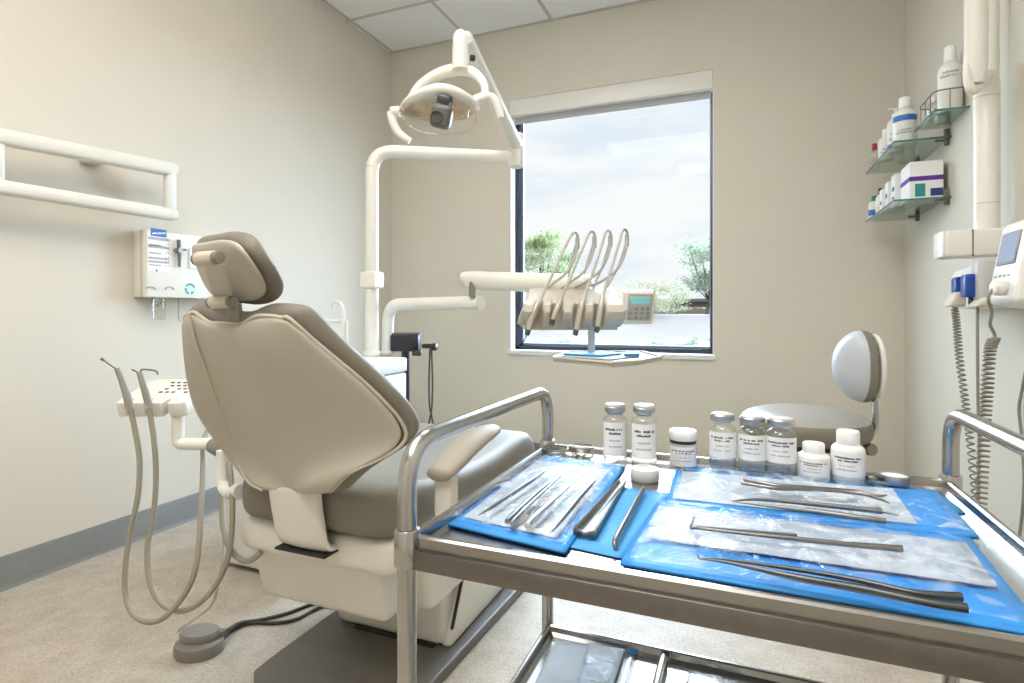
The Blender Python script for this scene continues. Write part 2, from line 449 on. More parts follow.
leafy('desert_tree', 'pale green feathery tree outside at the left edge of the window', gnd(541, 34.5), 5.0, 4.6, 3600, .16, 'foliage', seed=3)
leafy('desert_tree', 'dusty green tree outside at the right edge of the window', gnd(706, 35), 4.5, 4.6, 2600, .15, 'foliage2', seed=5)
leafy('desert_shrub', 'tall pale shrub outside seen just right of the control panel screen', gnd(650, 33), 2.1, 4.0, 1700, .09, 'foliage3', 'shrub', .1, seed=8)
leafy('desert_shrub', 'yellowish scrub bush outside left of the dusty green tree', gnd(676, 38), 2.0, 4.5, 1500, .09, 'foliage3', 'shrub', .1, seed=9)
leafy('desert_shrub', 'pale bush outside seen behind the row of handpiece hoses', gnd(610, 40), 2.0, 5.5, 1500, .09, 'foliage', 'shrub', .1, seed=10)
leafy('desert_shrub', 'low bush on the ground outside at the lower right of the window', gnd(690, 13), .62, 1.3, 800, .05, 'foliage2', 'shrub', .05, seed=12)
leafy('desert_shrub', 'low bush on the ground outside just right of the tray stem', gnd(652, 15.5), .4, .9, 500, .045, 'foliage2', 'shrub', .05, seed=13)
leafy('desert_shrub', 'small grey bush outside under the handpieces at left', gnd(560, 13.5), .5, .7, 500, .05, 'foliage2', 'shrub', .05, seed=14)
hs = thing('distant_house', 'low pale stucco house far outside behind the scrub bushes', 'house', (*gnd(690, 60)[:2], 1.05))
hp = Vector(hs.location)
obj('wall', rbox(B(), hp.x-5.5, hp.x+5.5, hp.y, hp.y+6, .9, 2.2), 'stucco', hs)
obj('roof', rbox(B(), hp.x-6, hp.x+6, hp.y-.5, hp.y+6.5, 2.2, 2.65, .1, 1), 'rooft', hs)
for dx in (-3.2, 2.2): obj('window', rbox(B(), hp.x+dx, hp.x+dx+1.1, hp.y-.05, hp.y+.05, 1.3, 1.9), 'screengrey', hs)
gw = gnd(640, 44)
tag(obj('garden_wall', rbox(B(), gw[0]-9, gw[0]+9, gw[1], gw[1]+.3, .95, 1.55, .03, 1), 'stucco'), 'long low pale wall outside behind the scrub bushes', 'wall')

# ================================================================== DENTAL CHAIR
XC = -1.06
chair = thing('dental_chair', 'beige reclining dental chair seen from behind with taupe upholstery', 'dental chair', (-1.08, 1.75, 0))
rowsL = [(183,317,-.17),(183,335,-.19),(184,355,-.215),(187,380,-.25),(194,407,-.285),(206,428,-.30),(222,449,-.29),(236,465,-.25),(247,480,-.18),(258,487,-.13)]
rowsK = [(194,314,-.14),(199,337,-.15),(206,357,-.165),(214,379,-.18),(222,401,-.19),(230,424,-.195),(237,446,-.195),(243,464,-.18),(252,481,-.14),(266,489,-.105)]
rowsC = [(236,325,0),(243,348,0),(252,371,0),(261,394,0),(270,416,0),(279,438,0),(287,457,0),(293,473,0),(297,486,0),(299,492,0)]
rowsR = [(288,319,.17),(313,341,.20),(337,361,.23),(360,380,.26),(382,401,.29),(400,422,.31),(404.5,440,.315),(385,457,.28),(350,473,.21),(331,491,.14)]
def w3(p): return at(p[0], p[1], X=XC+p[2])
shell_rows = []
for i in range(10):
    L, K, Cc, R = w3(rowsL[i]), w3(rowsK[i]), w3(rowsC[i]), w3(rowsR[i])
    d_ = K-CAM; e_ = Cc-L        # the flank ridge stands a little proud of the chord from edge to axis
    k_ = (e_.x*(L.y-CAM.y)-e_.y*(L.x-CAM.x))/(e_.x*d_.y-e_.y*d_.x); K = CAM+d_*(k_-.009)
    r = [L, L.lerp(K, .5), K, K.lerp(Cc, .33), K.lerp(Cc, .66), Cc]
    for t in (.25, .5, .75, .9, 1):
        p = Cc.lerp(R, t); p.y -= .035*math.sin(PI*t)*(1 if 0 < i < 9 else .5); r.append(p)
    shell_rows.append(r)
# top edge: two shoulders with the dip for the headrest stem
for j, dz in ((1, .004), (2, .002), (3, -.012), (4, -.006), (5, 0), (6, .002), (7, .012), (8, .009), (9, .003)):
    shell_rows[0][j].z += dz
CEN = sum((p for r in shell_rows for p in r), Vector())/110
FWD = Vector((.0, .97, .24)).normalized()
b = B(); grid(b, shell_rows)
obj('back_shell', b, 'shell', chair, sub=2, solid=.02, offset=0)
# pale bead painting the bevel highlight along the shell edge
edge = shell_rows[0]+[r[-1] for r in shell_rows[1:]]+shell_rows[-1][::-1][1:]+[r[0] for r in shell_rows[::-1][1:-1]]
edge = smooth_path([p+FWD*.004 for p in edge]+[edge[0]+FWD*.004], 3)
obj('shell_edge_highlight', tube(B(), edge, .0045, 8), 'shellrim', chair)
obj('shell_crease', tube(B(), smooth_path([shell_rows[i][2]+Vector((0, -.0125, 0)) for i in range(10)], 4), .003, 6), 'shellrim', chair)
def expand(rows, k, fwd, up=0):
    out = []
    n = len(rows)
    for i, r in enumerate(rows):
        o = []
        for j, p in enumerate(r):
            m = len(r)
            e = Vector(((j/(m-1)-.5)*2, 0, (.5-i/(n-1))*2))
            o.append(p+Vector((e.x*k*(abs(e.x)**3), 0, e.z*k*(abs(e.z)**3)))+FWD*fwd+ZV*up)
        out.append(o)
    return out
def pillow(rows, k, f0, f1, inset=.02):
    """closed rounded cushion following a grid of points"""
    bm = B()
    a, m1, m2, d = expand(rows, k-inset, f0), expand(rows, k, f0+(f1-f0)*.25), expand(rows, k, f0+(f1-f0)*.7), expand(rows, k-inset*1.5, f1)
    def border(r): return r[0]+[x[-1] for x in r[1:]]+r[-1][::-1][1:]+[x[0] for x in r[::-1][1:-1]]
    Va, Vd = grid(bm, a), grid(bm, d)
    ba, bd = border(Va), border(Vd)
    b1 = [bm.verts.new(p) for p in border(m1)]; b2 = [bm.verts.new(p) for p in border(m2)]
    n = len(ba)
    for A, D in ((ba, b1), (b1, b2), (b2, bd)):
        for i in range(n): bm.faces.new((A[i], A[(i+1) % n], D[(i+1) % n], D[i]))
    return bm
obj('back_cushion', pillow(shell_rows, .02, .012, .078), 'seat', chair, sub=2)
# headrest
HX = -1.06
hr_px = [  # rows from top: left, q, centre, q, right  (u, v, s)
    [(191.5,243,-.10),(203,242.5,-.06),(217,239,-.0),(230,239,.05),(238,244,.09)],
    [(192,252,-.105),(204,256,-.06),(221,255,0),(237,252,.06),(247,255,.11)],
    [(197,268,-.10),(209,271,-.055),(227,271,0),(244,269,.06),(257,268,.115)],
    [(204,284,-.085),(216,287,-.05),(233,287,0),(250,286,.06),(267,283,.11)],
    [(212,296,-.065),(222,299,-.04),(239,301,0),(254,302.5,.05),(267,296,.085)]]
hrows = []
for i, r in enumerate(hr_px):
    q = [at(u, v, X=HX+s) for u, v, s in r]
    hrows.append(q)
b = B(); grid(b, hrows)
hs_ = obj('headrest_shell', b, 'shell', chair, sub=2, solid=.016, offset=0)
obj('headrest_cushion', pillow(hrows, .014, .008, .058, .018), 'seat', chair, sub=2)
# headrest bracket: two hinges, flat bar, stem
def hp_(u, v, y): return at(u, v, Y=y)
ya = min(p.y for r in hrows for p in r)-.028
yl = w3(rowsC[0]).y-.035
b = B()
A0, A1, B0, B1 = hp_(203, 266, ya-.004), hp_(222, 264, ya-.004), hp_(213, 299, yl), hp_(231, 298, yl)
prism(b, [A0, A1, B1, B0], Vector((0, .012, 0)), .003)
obj('bracket_bar', b, 'shell', chair)
for nm, pL, pR, rr in (('upper', hp_(197, 259.5, ya), hp_(218.5, 257.5, ya), .0155), ('lower', hp_(211, 302.5, yl), hp_(233, 302, yl), .0145)):
    d = (pR-pL)
    bb = B(); cyl(bb, pL+d*.05, pL+d*.86, rr, 24, .004); h = obj('hinge', bb, 'shellrim', chair)
    bb = B(); cyl(bb, pL+d*.84, pL+d*1.08, rr*.86, 24, .003); obj('hinge_knob', bb, 'greyplastic', h, 'grey round knob')
    bb = B(); cyl(bb, pL-d*.08, pL+d*.06, rr*.86, 24, .003); obj('hinge_knob', bb, 'greyplastic', h, 'grey round knob')
b = B(); s0, s1 = hp_(231, 303, yl+.004), hp_(232, 322, yl+.012)
prism(b, [s0+Vector((-.019, 0, 0)), s0+Vector((.019, 0, 0)), s1+Vector((.019, 0, 0)), s1+Vector((-.019, 0, 0))], Vector((0, .014, 0)), .003)
obj('headrest_stem', b, 'greyplastic', chair)
# seat: rounded sections swept along Y
SX0, SX1 = -1.345, -.80
secs = [(1.172, .555, .598, .10), (1.178, .530, .622, .065), (1.195, .512, .634, .03), (1.235, .503, .638, .010), (1.30, .50, .634, 0), (1.5, .495, .606, 0), (1.75, .485, .585, 0), (1.95, .485, .598, 0), (2.10, .47, .615, 0), (2.2, .44, .600, .01), (2.27, .36, .55, .02), (2.36, .18, .36, .03), (2.38, .15, .20, .05)]
def sec(y, z0, z1, ins, n=8):
    x0, x1 = SX0+ins, SX1-ins; r = min(.042, (z1-z0)*.45); pts = []
    for cx, cz, a0 in ((x1-r, z1-r, 0), (x0+r, z1-r, 90), (x0+r, z0+r, 180), (x1-r, z0+r, 270)):
        for k in range(5):
            a = math.radians(a0+22.5*k); pts.append(Vector((cx+r*math.cos(a), y, cz+r*math.sin(a))))
    return pts
b = B(); V = grid(b, [sec(*s) for s in secs], closed=True); b.faces.new(V[0]); b.faces.new(V[-1][::-1])
obj('seat_cushion', b, 'seat', chair, sub=1)
# seat link band from back shell under the seat
b = B()
wb = .084; rows = []
for y, z in ((1.136, .640), (1.136, .625), (1.138, .60), (1.148, .555), (1.158, .51), (1.166, .478), (1.20, .462), (1.30, .45)):
    rows.append([Vector((-1.072+x*wb, y+.010*abs(x)**2, z)) for x in (-1, -.8, -.4, 0, .4, .8, 1)])
grid(b, rows)
obj('back_link', b, 'chairbody', chair, sub=1, solid=.02, offset=0)
obj('link_slot', rbox(B(), -1.156, -.988, 1.158, 1.30, .456, .4625, .002, 1), 'darkgap', chair)
# body covers
b = B()
def frame_sec(y, x0, x1, z0, z1, r=.04):
    pts = []
    for cx, cz, a0 in ((x1-r, z1-r, 0), (x0+r, z1-r, 90), (x0+r, z0+r, 180), (x1-r, z0+r, 270)):
        for k in range(5):
            a = math.radians(a0+22.5*k); pts.append(Vector((cx+r*math.cos(a), y, cz+r*math.sin(a))))
    return pts
V = grid(b, [frame_sec(*s) for s in ((1.21, -1.33, -.84, .42, .49, .03), (1.225, -1.355, -.815, .40, .50), (1.30, -1.36, -.81, .395, .51), (1.6, -1.335, -.81, .385, .51), (1.95, -1.33, -.815, .385, .50), (2.1, -1.3, -.84, .40, .47, .03))], closed=True)
b.faces.new(V[0]); b.faces.new(V[-1][::-1])
obj('seat_frame', b, 'chairbody', chair, sub=1)
b = B(); rbox(b, -1.345, -.895, 1.275, 2.0, .236, .43, .026, 4, taper=lambda p: Vector((p.x, p.y+(.05 if p.z < .3 and p.y < 1.5 else 0)-.03, p.z+(-.03 if (p.y > 1.6 and p.z < .3) else 0))))
obj('lift_cover', b, 'chairbody', chair)
b = B(); rbox(b, -.96, -.835, 1.40, 1.98, .21, .41, .03, 3, taper=lambda p: Vector((p.x, p.y+(.04 if p.z < .3 and p.y < 1.5 else 0), p.z)))
obj('side_cover', b, 'chairbody', chair)
b = B(); rbox(b, -1.29, -.87, 1.56, 2.06, .035, .30, .03, 3)
obj('base_column', b, 'chairbody', chair)
b = B(); prism(b, [Vector((-.89, 1.565, .036)), Vector((-.89, 2.10, .036)), Vector((-.89, 2.04, .36)), Vector((-.89, 1.70, .38))], Vector((.045, 0, 0)), .018, 3)
obj('base_cover', b, 'chairbody', chair)
b = B(); prism(b, [Vector((-.848, 1.69, .33)), Vector((-.848, 1.70, .33)), Vector((-.848, 1.575, .10)), Vector((-.848, 1.565, .10))], Vector((.008, 0, 0)))
rbox(b, -1.2, -.90, 1.553, 1.565, .036, .046)
obj('cover_gap', b, 'darkgap', chair)
b = B()
prism(b, [Vector(p) for p in ((-1.34, 1.36, 0), (-1.335, 1.26, 0), (-1.27, 1.2, 0), (-.92, 1.2, 0), (-.835, 1.26, 0), (-.822, 1.36, 0), (-.79, 2.18, 0), (-.85, 2.22, 0), (-1.28, 2.2, 0), (-1.34, 2.14, 0))], Vector((0, 0, .036)), .008, 3)
obj('base_plate', b, 'baseplate', chair)
# arm rests
def armrest(sx):
    x = XC+sx*.325
    pts = [Vector((x, 1.285, .660)), Vector((x, 1.36, .680)), Vector((x, 1.46, .704)), Vector((x, 1.56, .716)), Vector((x, 1.64, .718))]
    bm = B(); tube(bm, smooth_path(pts, 5), [.036, .044, .045, .042, .03], 16, flat=(1.0, .56, (0, 0, 1)))
    a = obj('armrest', bm, 'armpad', chair, sub=1)
    bm = B(); rbox(bm, x-.026, x+.026, 1.31, 1.36, .50, .668, .012, 3)
    obj('armrest_post', bm, 'chairbody', a)
armrest(1); armrest(-1)

# ================================================================== ASSISTANT CONSOLE (left of the chair)
ac = thing('assistant_console', 'cream assistant instrument holder with keypad on an arm left of the dental chair', 'instrument holder', at(180, 445, T=1.75))
o_ = at(148.5, 403, T=1.75)
TILT = math.radians(19)
ux = RV; uy = (FV*math.cos(TILT)+ZV*math.sin(TILT)); uz = ux.cross(uy)
Mp = frame_m(o_, ux, uy)
W2, TH = .103, .05
b = B()
# slab with three notches along the front edge
outl = [(-W2, 0)]
sl = [(127.5-150)/FPX*1.75, (146.5-150)/FPX*1.75, (165-150)/FPX*1.75]
for s in sl: outl += [(s-.009, 0), (s-.007, .03), (s, .037), (s+.007, .03), (s+.009, 0)]
outl += [(W2-.01, 0), (W2+.004, .012), (W2+.008, .16), (W2-.005, .175), (-W2+.025, .175), (-W2+.01, .16), (-W2-.004, .012)]
prism(b, [Mp @ Vector((x, y, 0)) for x, y in outl], uz*-TH, .006, 2)
obj('holder_panel', b, 'cream', ac)
b = B()
for i in range(5):
    for j in range(4):
        if (i*4+j) % 7 == 5: continue
        x, y = -.010+i*.020+.006*(j % 3), .068+j*.023
        rbox(b, x, x+.012, y, y+.008, 0, .0022, .001, 1, mtx=Mp)
obj('keypad', b, 'keydark', ac, 'small grey keypad marks')
c0 = at(178, 412, T=1.79); c1 = at(178, 444, T=1.79); c2 = at(214, 444, T=1.76)
b = B(); tube(b, fillet([c0, c1, c2], .02), .0185, 16); obj('console_arm', b, 'cream', ac)
j0, j1 = at(213, 445, T=1.76), at(222, 450, T=1.72)
b = B(); cyl(b, j0, j1, .024, 20, .006); obj('arm_joint', b, 'greyplastic', ac, 'grey swivel joint')
d0, d1, d2 = at(222, 450, T=1.71), at(223, 485, T=1.70), at(240, 492, T=1.66)
b = B(); tube(b, smooth_path([d0, at(222, 468, T=1.71), d1, at(230, 491, T=1.68), d2], 5), [.016, .016, .017, .024, .022], 16); obj('lower_arm', b, 'whiteplastic', ac)

def hose_pts(px): return smooth_path([at(u, v, T=t) for u, v, t in px], 6)
def handpiece(label, body, tips, hosep, nm='suction_handpiece'):
    t = thing(nm, label, 'dental handpiece', body[0])
    b = B(); tube(b, smooth_path(body, 5), [.0105, .0115, .0105, .0095, .008], 14); obj('handle', b, 'handlegrey', t)
    b = B()
    for tp, r in tips: tube(b, smooth_path(tp, 4), r, 8)
    obj('nozzle', b, 'tool', t)
    b = B(); tube(b, hosep, .0078, 12); obj('hose', b, 'hose', t)
    return t
T1 = 1.72
h1 = [at(129, 406, T=T1), at(127, 396, T=T1), at(124, 386, T=T1), at(120.5, 376, T=T1), at(117, 368.5, T=T1)]
handpiece('grey handpiece with a straight ball-ended nozzle in the leftmost slot of the console', h1,
          [([at(118, 370, T=T1), at(110, 365, T=T1), at(102.5, 359.5, T=T1)], .0022), ([at(103.5, 360.2, T=T1), at(101.3, 358.8, T=T1)], [.0045, .0045])],
          hose_pts([(130, 408, 1.72), (135, 430, 1.725), (139.5, 460, 1.72), (138, 495, 1.71), (130, 535, 1.70), (125.5, 565, 1.69), (125.5, 594, 1.68), (133, 614, 1.66), (148.6, 622, 1.64), (166, 616, 1.62), (186.7, 591, 1.62), (197, 561, 1.64), (201, 510, 1.70), (203, 470, 1.76), (204, 440, 1.84), (214, 420, 1.95)]))
h2 = [at(149, 405, T=T1), at(146.5, 395, T=T1), at(144, 386, T=T1), at(141.5, 378, T=T1), at(139.5, 372.5, T=T1)]
handpiece('grey air water syringe with a curved nozzle in the second slot of the console', h2,
          [([at(139.5, 374, T=T1), at(141.5, 370, T=T1), at(146, 369.5, T=T1), at(156, 371, T=T1), at(158, 374.5, T=T1)], .0028), ([at(139.5, 374, T=T1), at(136, 371.5, T=T1), at(132, 369.5, T=T1)], .0026)],
          hose_pts([(149, 408, 1.72), (154, 440, 1.715), (156, 475, 1.71), (154, 510, 1.70), (147.5, 548, 1.69), (150, 583, 1.67), (161, 603, 1.66), (181, 611, 1.635), (202, 601, 1.62), (220, 578, 1.615), (230, 548, 1.62), (232.5, 510, 1.63), (231, 480, 1.68), (228, 455, 1.74), (224, 438, 1.85)]))
b = B(); tube(b, hose_pts([(222, 470, 1.80), (222, 500, 1.77), (223, 525, 1.71), (229, 546, 1.66), (240, 559, 1.62), (251, 560, 1.60), (261, 552, 1.60)]), .0085, 12)
obj('hose', b, 'hose', ac)

# ================================================================== FOOT CONTROL
fp = at(199, 652, Z=0)
fc = thing('foot_control', 'grey oval foot pedal control lying on the floor left of the chair', 'foot pedal', fp)
Mf = frame_m(fp, RV, FV)
def oval(bm, rx, ry, prof, o=(0, 0), seg=32):
    t = B(); lathe(t, prof, seg=seg)
    for v in t.verts: v.co.x = v.co.x*rx+o[0]; v.co.y = v.co.y*ry+o[1]
    bmesh.ops.transform(t, matrix=Mf, verts=t.verts); merge(bm, t)
b = B(); oval(b, .074, .062, [(0, 0), (.97, 0), (1, .006), (1, .028), (.96, .036), (.85, .04), (0, .04)])
obj('pedal_base', b, 'greyplastic', fc)
b = B(); oval(b, .060, .044, [(0, .038), (1, .038), (1.02, .044), (1.02, .058), (.96, .064), (0, .066)], (-.004, .012))
rbox(b, .045, .075, .015, .037, .044, .06, .006, 2, mtx=Mf)
ped = obj('pedal', b, 'greyplastic', fc)
b = B()
pp = [Mf @ Vector((.072, .026, .052)), at(240, 623, Z=.02), at(260, 620, Z=.008), at(285, 614, Z=.006), at(304, 607, Z=.006), at(330, 597, Z=.01)]
tube(b, smooth_path(pp, 6), .0062, 10)
obj('cable', b, 'cable', fc)
b = B(); tube(b, smooth_path([Mf @ Vector((.066, .0, .03)), at(232, 630, Z=.008), at(250, 623, Z=.007), at(275, 623, Z=.006), at(297, 619, Z=.006), at(314, 610, Z=.006), at(340, 598, Z=.01)], 6), .006, 10)
obj('cable', b, 'cable', fc)
b = B()
tube(b, smooth_path([Mf @ Vector((-.055, .0, .05)), at(179, 630, T=1.83), at(194, 619, T=1.79), at(212, 604, T=1.74), at(219, 578, T=1.72), at(223, 540, T=1.74), at(222.5, 505, T=1.78), at(222, 478, T=1.80)], 6), .0048, 10)
obj('air_tube', b, 'hosegrey', fc)

# ================================================================== DENTAL UNIT CABINET
CX1, CY1, CZ = -1.585, 2.47, .86
du = thing('dental_unit', 'white dental unit cabinet with rinse bowl standing behind the chair', 'cabinet', (CX1-.24, 2.1, 0))
b = B(); rbox(b, CX1-.50, CX1, 1.78, CY1, .02, CZ-.075, .014, 3); obj('cabinet_body', b, 'white', du)
b = B(); rbox(b, CX1-.503, CX1+.002, 1.777, CY1+.003, CZ-.072, CZ, .012, 3); obj('cabinet_top', b, 'white', du)
rb = Vector((-1.93, 1.98, CZ))
b = B(); lathe(b, [(.03, .0), (.05, .01), (.085, .04), (.10, .09), (.105, .11), (.10, .112), (.08, .05), (.03, .02), (0, .018)], rb+Vector((0, .1, 0)), 32); obj('rinse_bowl', b, 'milky', du)
f0 = at(343, 345, Y=2.13)
b = B(); tube(b, smooth_path([at(343.5, 352, Y=2.13), at(343.5, 325, Y=2.13), at(343, 311, Y=2.13), at(340.5, 304, Y=2.13), at(336, 302, Y=2.13), at(333, 305, Y=2.13), at(332.5, 309, Y=2.13)], 5), .0085, 12); obj('water_spout', b, 'white', du)
b = B(); 
q = [at(318, 321, Y=2.14), at(347, 321, Y=2.14), at(347, 352, Y=2.14)]
tube(b, fillet(q, .01), .006, 8); obj('cup_rail', b, 'white', du)

# ================================================================== OPERATING LIGHT on its post
pb0 = at(372, 356, Z=.86); PLX, PLY = pb0.x, pb0.y
dl = thing('dental_operating_light', 'cream dental operating light on a bent pole in front of the window', 'operating light', (PLX, PLY, CZ))
zt_arm = at(372, 150.5, X=PLX).z
ze = zt_arm; e_end = at(516, 157.5, Z=ze)
b = B(); tube(b, fillet([Vector((PLX, PLY, CZ)), Vector((PLX, PLY, ze)), e_end], .12, 10), .034, 24)
lp = obj('pole', b, 'cream', dl)
b = B(); cyl(b, (PLX, PLY, CZ), (PLX, PLY, CZ+.03), .043, 24, .008); obj('pole_foot', b, 'cream', dl)
b = B(); zz = at(371, 280, X=PLX).z; rbox(b, PLX-.046, PLX+.046, PLY-.045, PLY+.045, zz-.043, zz+.043, .01, 3); obj('pole_clamp', b, 'cream', dl)
b = B(); zz = at(371, 167, X=PLX).z; cyl(b, (PLX, PLY, zz-.003), (PLX, PLY, zz+.003), .0346, 24); obj('pole_seam', b, 'creamdark', dl)
TL = 2.25
k_top = at(467, 38, T=2.42)
b = B(); cyl(b, e_end+Vector((0, 0, -.055)), e_end+Vector((0, 0, .13)), .046, 24, .012); obj('elbow', b, 'cream', dl)
b = B(); tube(b, [e_end+Vector((0, 0, .06)), e_end.lerp(k_top, .15)+Vector((0, 0, .05)), e_end.lerp(k_top, .9), k_top], [.043, .04, .029, .026], 20); obj('spring_arm', b, 'cream', dl)
b = B()
k0, k1 = at(460.5, 70, T=2.33), at(460.5, 39, T=2.33)
lathe(b, [(0, 0), (.034, 0), (.034, .03), (.0315, .1), (.0315, (k1-k0).length), (.027, (k1-k0).length+.02), (.016, (k1-k0).length+.032), (0, (k1-k0).length+.036)], k0, 24)
cyl(b, k1+Vector((0, 0, -.0)), k_top, .028, 18, .008)
obj('knuckle', b, 'cream', dl)
b = B(); cyl(b, at(472.5, 56, T=2.38), at(472.5, 60, T=2.38), .012, 12); obj('knuckle_screw', b, 'black', dl)
px = .00393
def lh(u, v, d=0): return at(u, v, T=TL+d)
yoke = smooth_path([lh(409, 99, .10), lh(420, 86, .13), lh(437, 75, .13), lh(455, 70, .11), lh(470, 71.5, .09), lh(480, 78, .06), lh(485, 88, .02), lh(484, 98, 0)], 6)
b = B(); tube(b, yoke, [.012, .020, .024, .026, .022, .018, .016, .016], 14); obj('yoke', b, 'cream', dl)
visor = smooth_path([lh(400, 111, 0), lh(406, 103, -.03), lh(416, 97, -.06), lh(428, 92.5, -.08), lh(440, 90.5, -.085), lh(453, 92.5, -.07), lh(465, 98, -.045), lh(474, 105, -.01), lh(478, 111, .0)], 5)
b = B(); tube(b, visor, [.006, .014, .021, .027, .030, .027, .022, .018, .012], 16, flat=(1.15, .85, (0, 0, 1))); obj('lamp_visor', b, 'cream', dl)
# reflector dome behind the visor
cL = lh(438, 108, -.01)
b = B(); rows = []
for i in range(9):
    ps = i/8*PI/2; row = []
    for j in range(17):
        ph = j/16*PI
        row.append(cL+RV*(-.148*math.cos(ph)*math.cos(ps*.98))+ZV*(.075*math.sin(ph)*math.cos(ps)-.014)+FV*(.115*math.sin(ps)))
    rows.append(row)
grid(b, rows); obj('reflector', b, 'reflector', dl, solid=.004, recalc=False)
b = B(); rows = []
for i in range(7):
    ps = i/6; row = []
    for j in range(19):
        ph = PI+j/18*PI
        row.append(cL+RV*(.140*math.copysign(abs(math.cos(ph))**.6, math.cos(ph))*(1-.12*ps))+ZV*(.012-(.087*abs(math.sin(ph))**.55)*ps)+FV*(-.05+.045*ps*ps))
    rows.append(row)
grid(b, rows); obj('lamp_shield', b, 'lampshield', dl, recalc=False)
b = B(); tube(b, [lh(400, 113, -.03)]+smooth_path([lh(404, 120, -.03), lh(411, 127, -.02), lh(424, 132.5, -.01), lh(446, 134, -.01), lh(467, 131.5, -.02), lh(475, 124, -.03), lh(476, 112, -.03)], 5), .0028, 8); obj('shield_rim', b, 'milky', dl)
bc = lh(441.5, 116.5, -.09)
Mb = frame_m(bc, (RV+ZV*-.22), (FV+ZV*.25))
b = B(); rbox(b, -.040, .040, -.035, .035, -.044, .044, .022, 5, mtx=Mb)
cap = obj('bulb_cap', b, 'capgrey', dl, 'grey bulb cover')
b = B(); lathe(b, [(.0, 0), (.014, 0), (.014, .003), (.020, .003), (.022, .008), (.024, 0)], seg=24, mtx=Mb @ Matrix.Translation((-.010, -.036, -.008)) @ Matrix.Rotation(PI/2, 4, 'X')); obj('cap_ring', b, 'keydark', cap)
b = B(); rbox(b, -.028, .024, -.01, .05, .044, .078, .006, 2, mtx=Mb); obj('bulb_mount', b, 'tooldark', dl)
for jx, hnd in (((lh(400, 111.5), lh(390.5, 112)), [lh(391, 112), lh(393, 122), lh(397.5, 131), (lh(404, 137)), lh(410, 141)]), ((lh(474, 101), lh(489, 95.5)), [lh(488, 96), lh(493.5, 98.5), lh(497, 104), lh(499.5, 111), lh(501, 118)])):
    b = B(); cyl(b, *jx, .021, 18, .005); hj = obj('handle_joint', b, 'cream', dl)
    b = B(); tube(b, smooth_path(hnd, 5), [.017, .0165, .016, .015, .013], 14); obj('handle', b, 'cream', hj)

# ================================================================== DELIVERY UNIT (arm, console, tray)
eb0 = at(388, 354, Z=.86); EX, EY = eb0.x, eb0.y
za = at(386, 304.5, X=EX).z
dv = thing('delivery_unit', 'cream dental delivery arm with instrument console and tray by the window', 'dental delivery unit', (EX, EY, CZ))
a_end = at(481, 304.5, T=2.62); a_end.z = za
b = B(); tube(b, fillet([Vector((EX, EY, CZ)), Vector((EX, EY, za)), a_end], .11, 10), .0325, 24); obj('elbow_arm', b, 'cream', dv)
b = B(); cyl(b, (EX, EY, CZ), (EX, EY, CZ+.02), .037, 20, .006); obj('arm_foot', b, 'cream', dv)
pv = at(472.5, 297, T=2.62)
b = B(); cyl(b, pv+Vector((0, 0, 0)), pv+Vector((0, 0, .07)), .016, 16); obj('pivot', b, 'greyplastic', dv)
s0, s1 = at(463.5, 280, T=2.66), at(592, 285, T=2.42)
b = B()
dirv = (s1-s0).normalized()
rows = []
for k, hh in ((0, .026), (.02, .034), (.12, .042), (.5, .043), (1, .043)):
    c = s0.lerp(s1, k)
    rows.append([c+ZV*(hh*math.sin(2*PI*j/16)) + dirv.cross(ZV).normalized()*(.036*math.cos(2*PI*j/16)) - ZV*(.043-hh)*-.6 for j in range(16)])
V = grid(b, rows, closed=True); b.faces.new(V[0]); b.faces.new(V[-1][::-1])
obj('balance_arm', b, 'cream', dv)
# console: lofted wedge with scalloped holders
TD = 2.25; PX = TD/FPX
O = at(570, 314, T=TD)
def dc(u, v, d=0): return O+RV*((u-570)*PX)+ZV*((314-v)*PX)+FV*d
hold = [537, 556, 578, 598]
def sc(u):  # scallop depth at this position
    return sum(math.exp(-((u-h)/5.0)**4) for h in hold)
rows = []
ncol = 61
for i in range(ncol):
    u = 517+(623.5-517)*i/(ncol-1); e = abs(i/(ncol-1)-.5)*2; r = max(0, (e-.93)/.07); s_ = sc(u)
    sk = (u-570)
    lean = 0
    prof = [(326, .03), (327-2*r, .0), (322-3*s_, -.03+.06*s_), (312-2*s_, -.055+.075*s_), (305+2*s_, -.045+.06*s_), (302+1.5*s_, -.01+.02*s_), (294, .09), (287+2*r, .16), (286+3*r, .20), (292, .235), (318, .22), (326, .12)]
    # left end is swept back towards its lower tip
    sw = max(0, 1-(u-517)/24)
    rows.append([dc(u+(14*(327-v)/40)*sw*.9, v+ (3*r if v < 300 else -2*r), d) for v, d in prof])
b = B(); V = grid(b, rows, closed=True); b.faces.new(V[0]); b.faces.new(V[-1][::-1])
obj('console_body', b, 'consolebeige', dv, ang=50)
b = B(); tt = [dc(524, 326.2, .02), dc(619, 326.2, .02), dc(619, 326.2, .21), dc(530, 326.2, .21)]; prism(b, tt, ZV*-.016, .004); obj('console_underside', b, 'creamdark', dv)
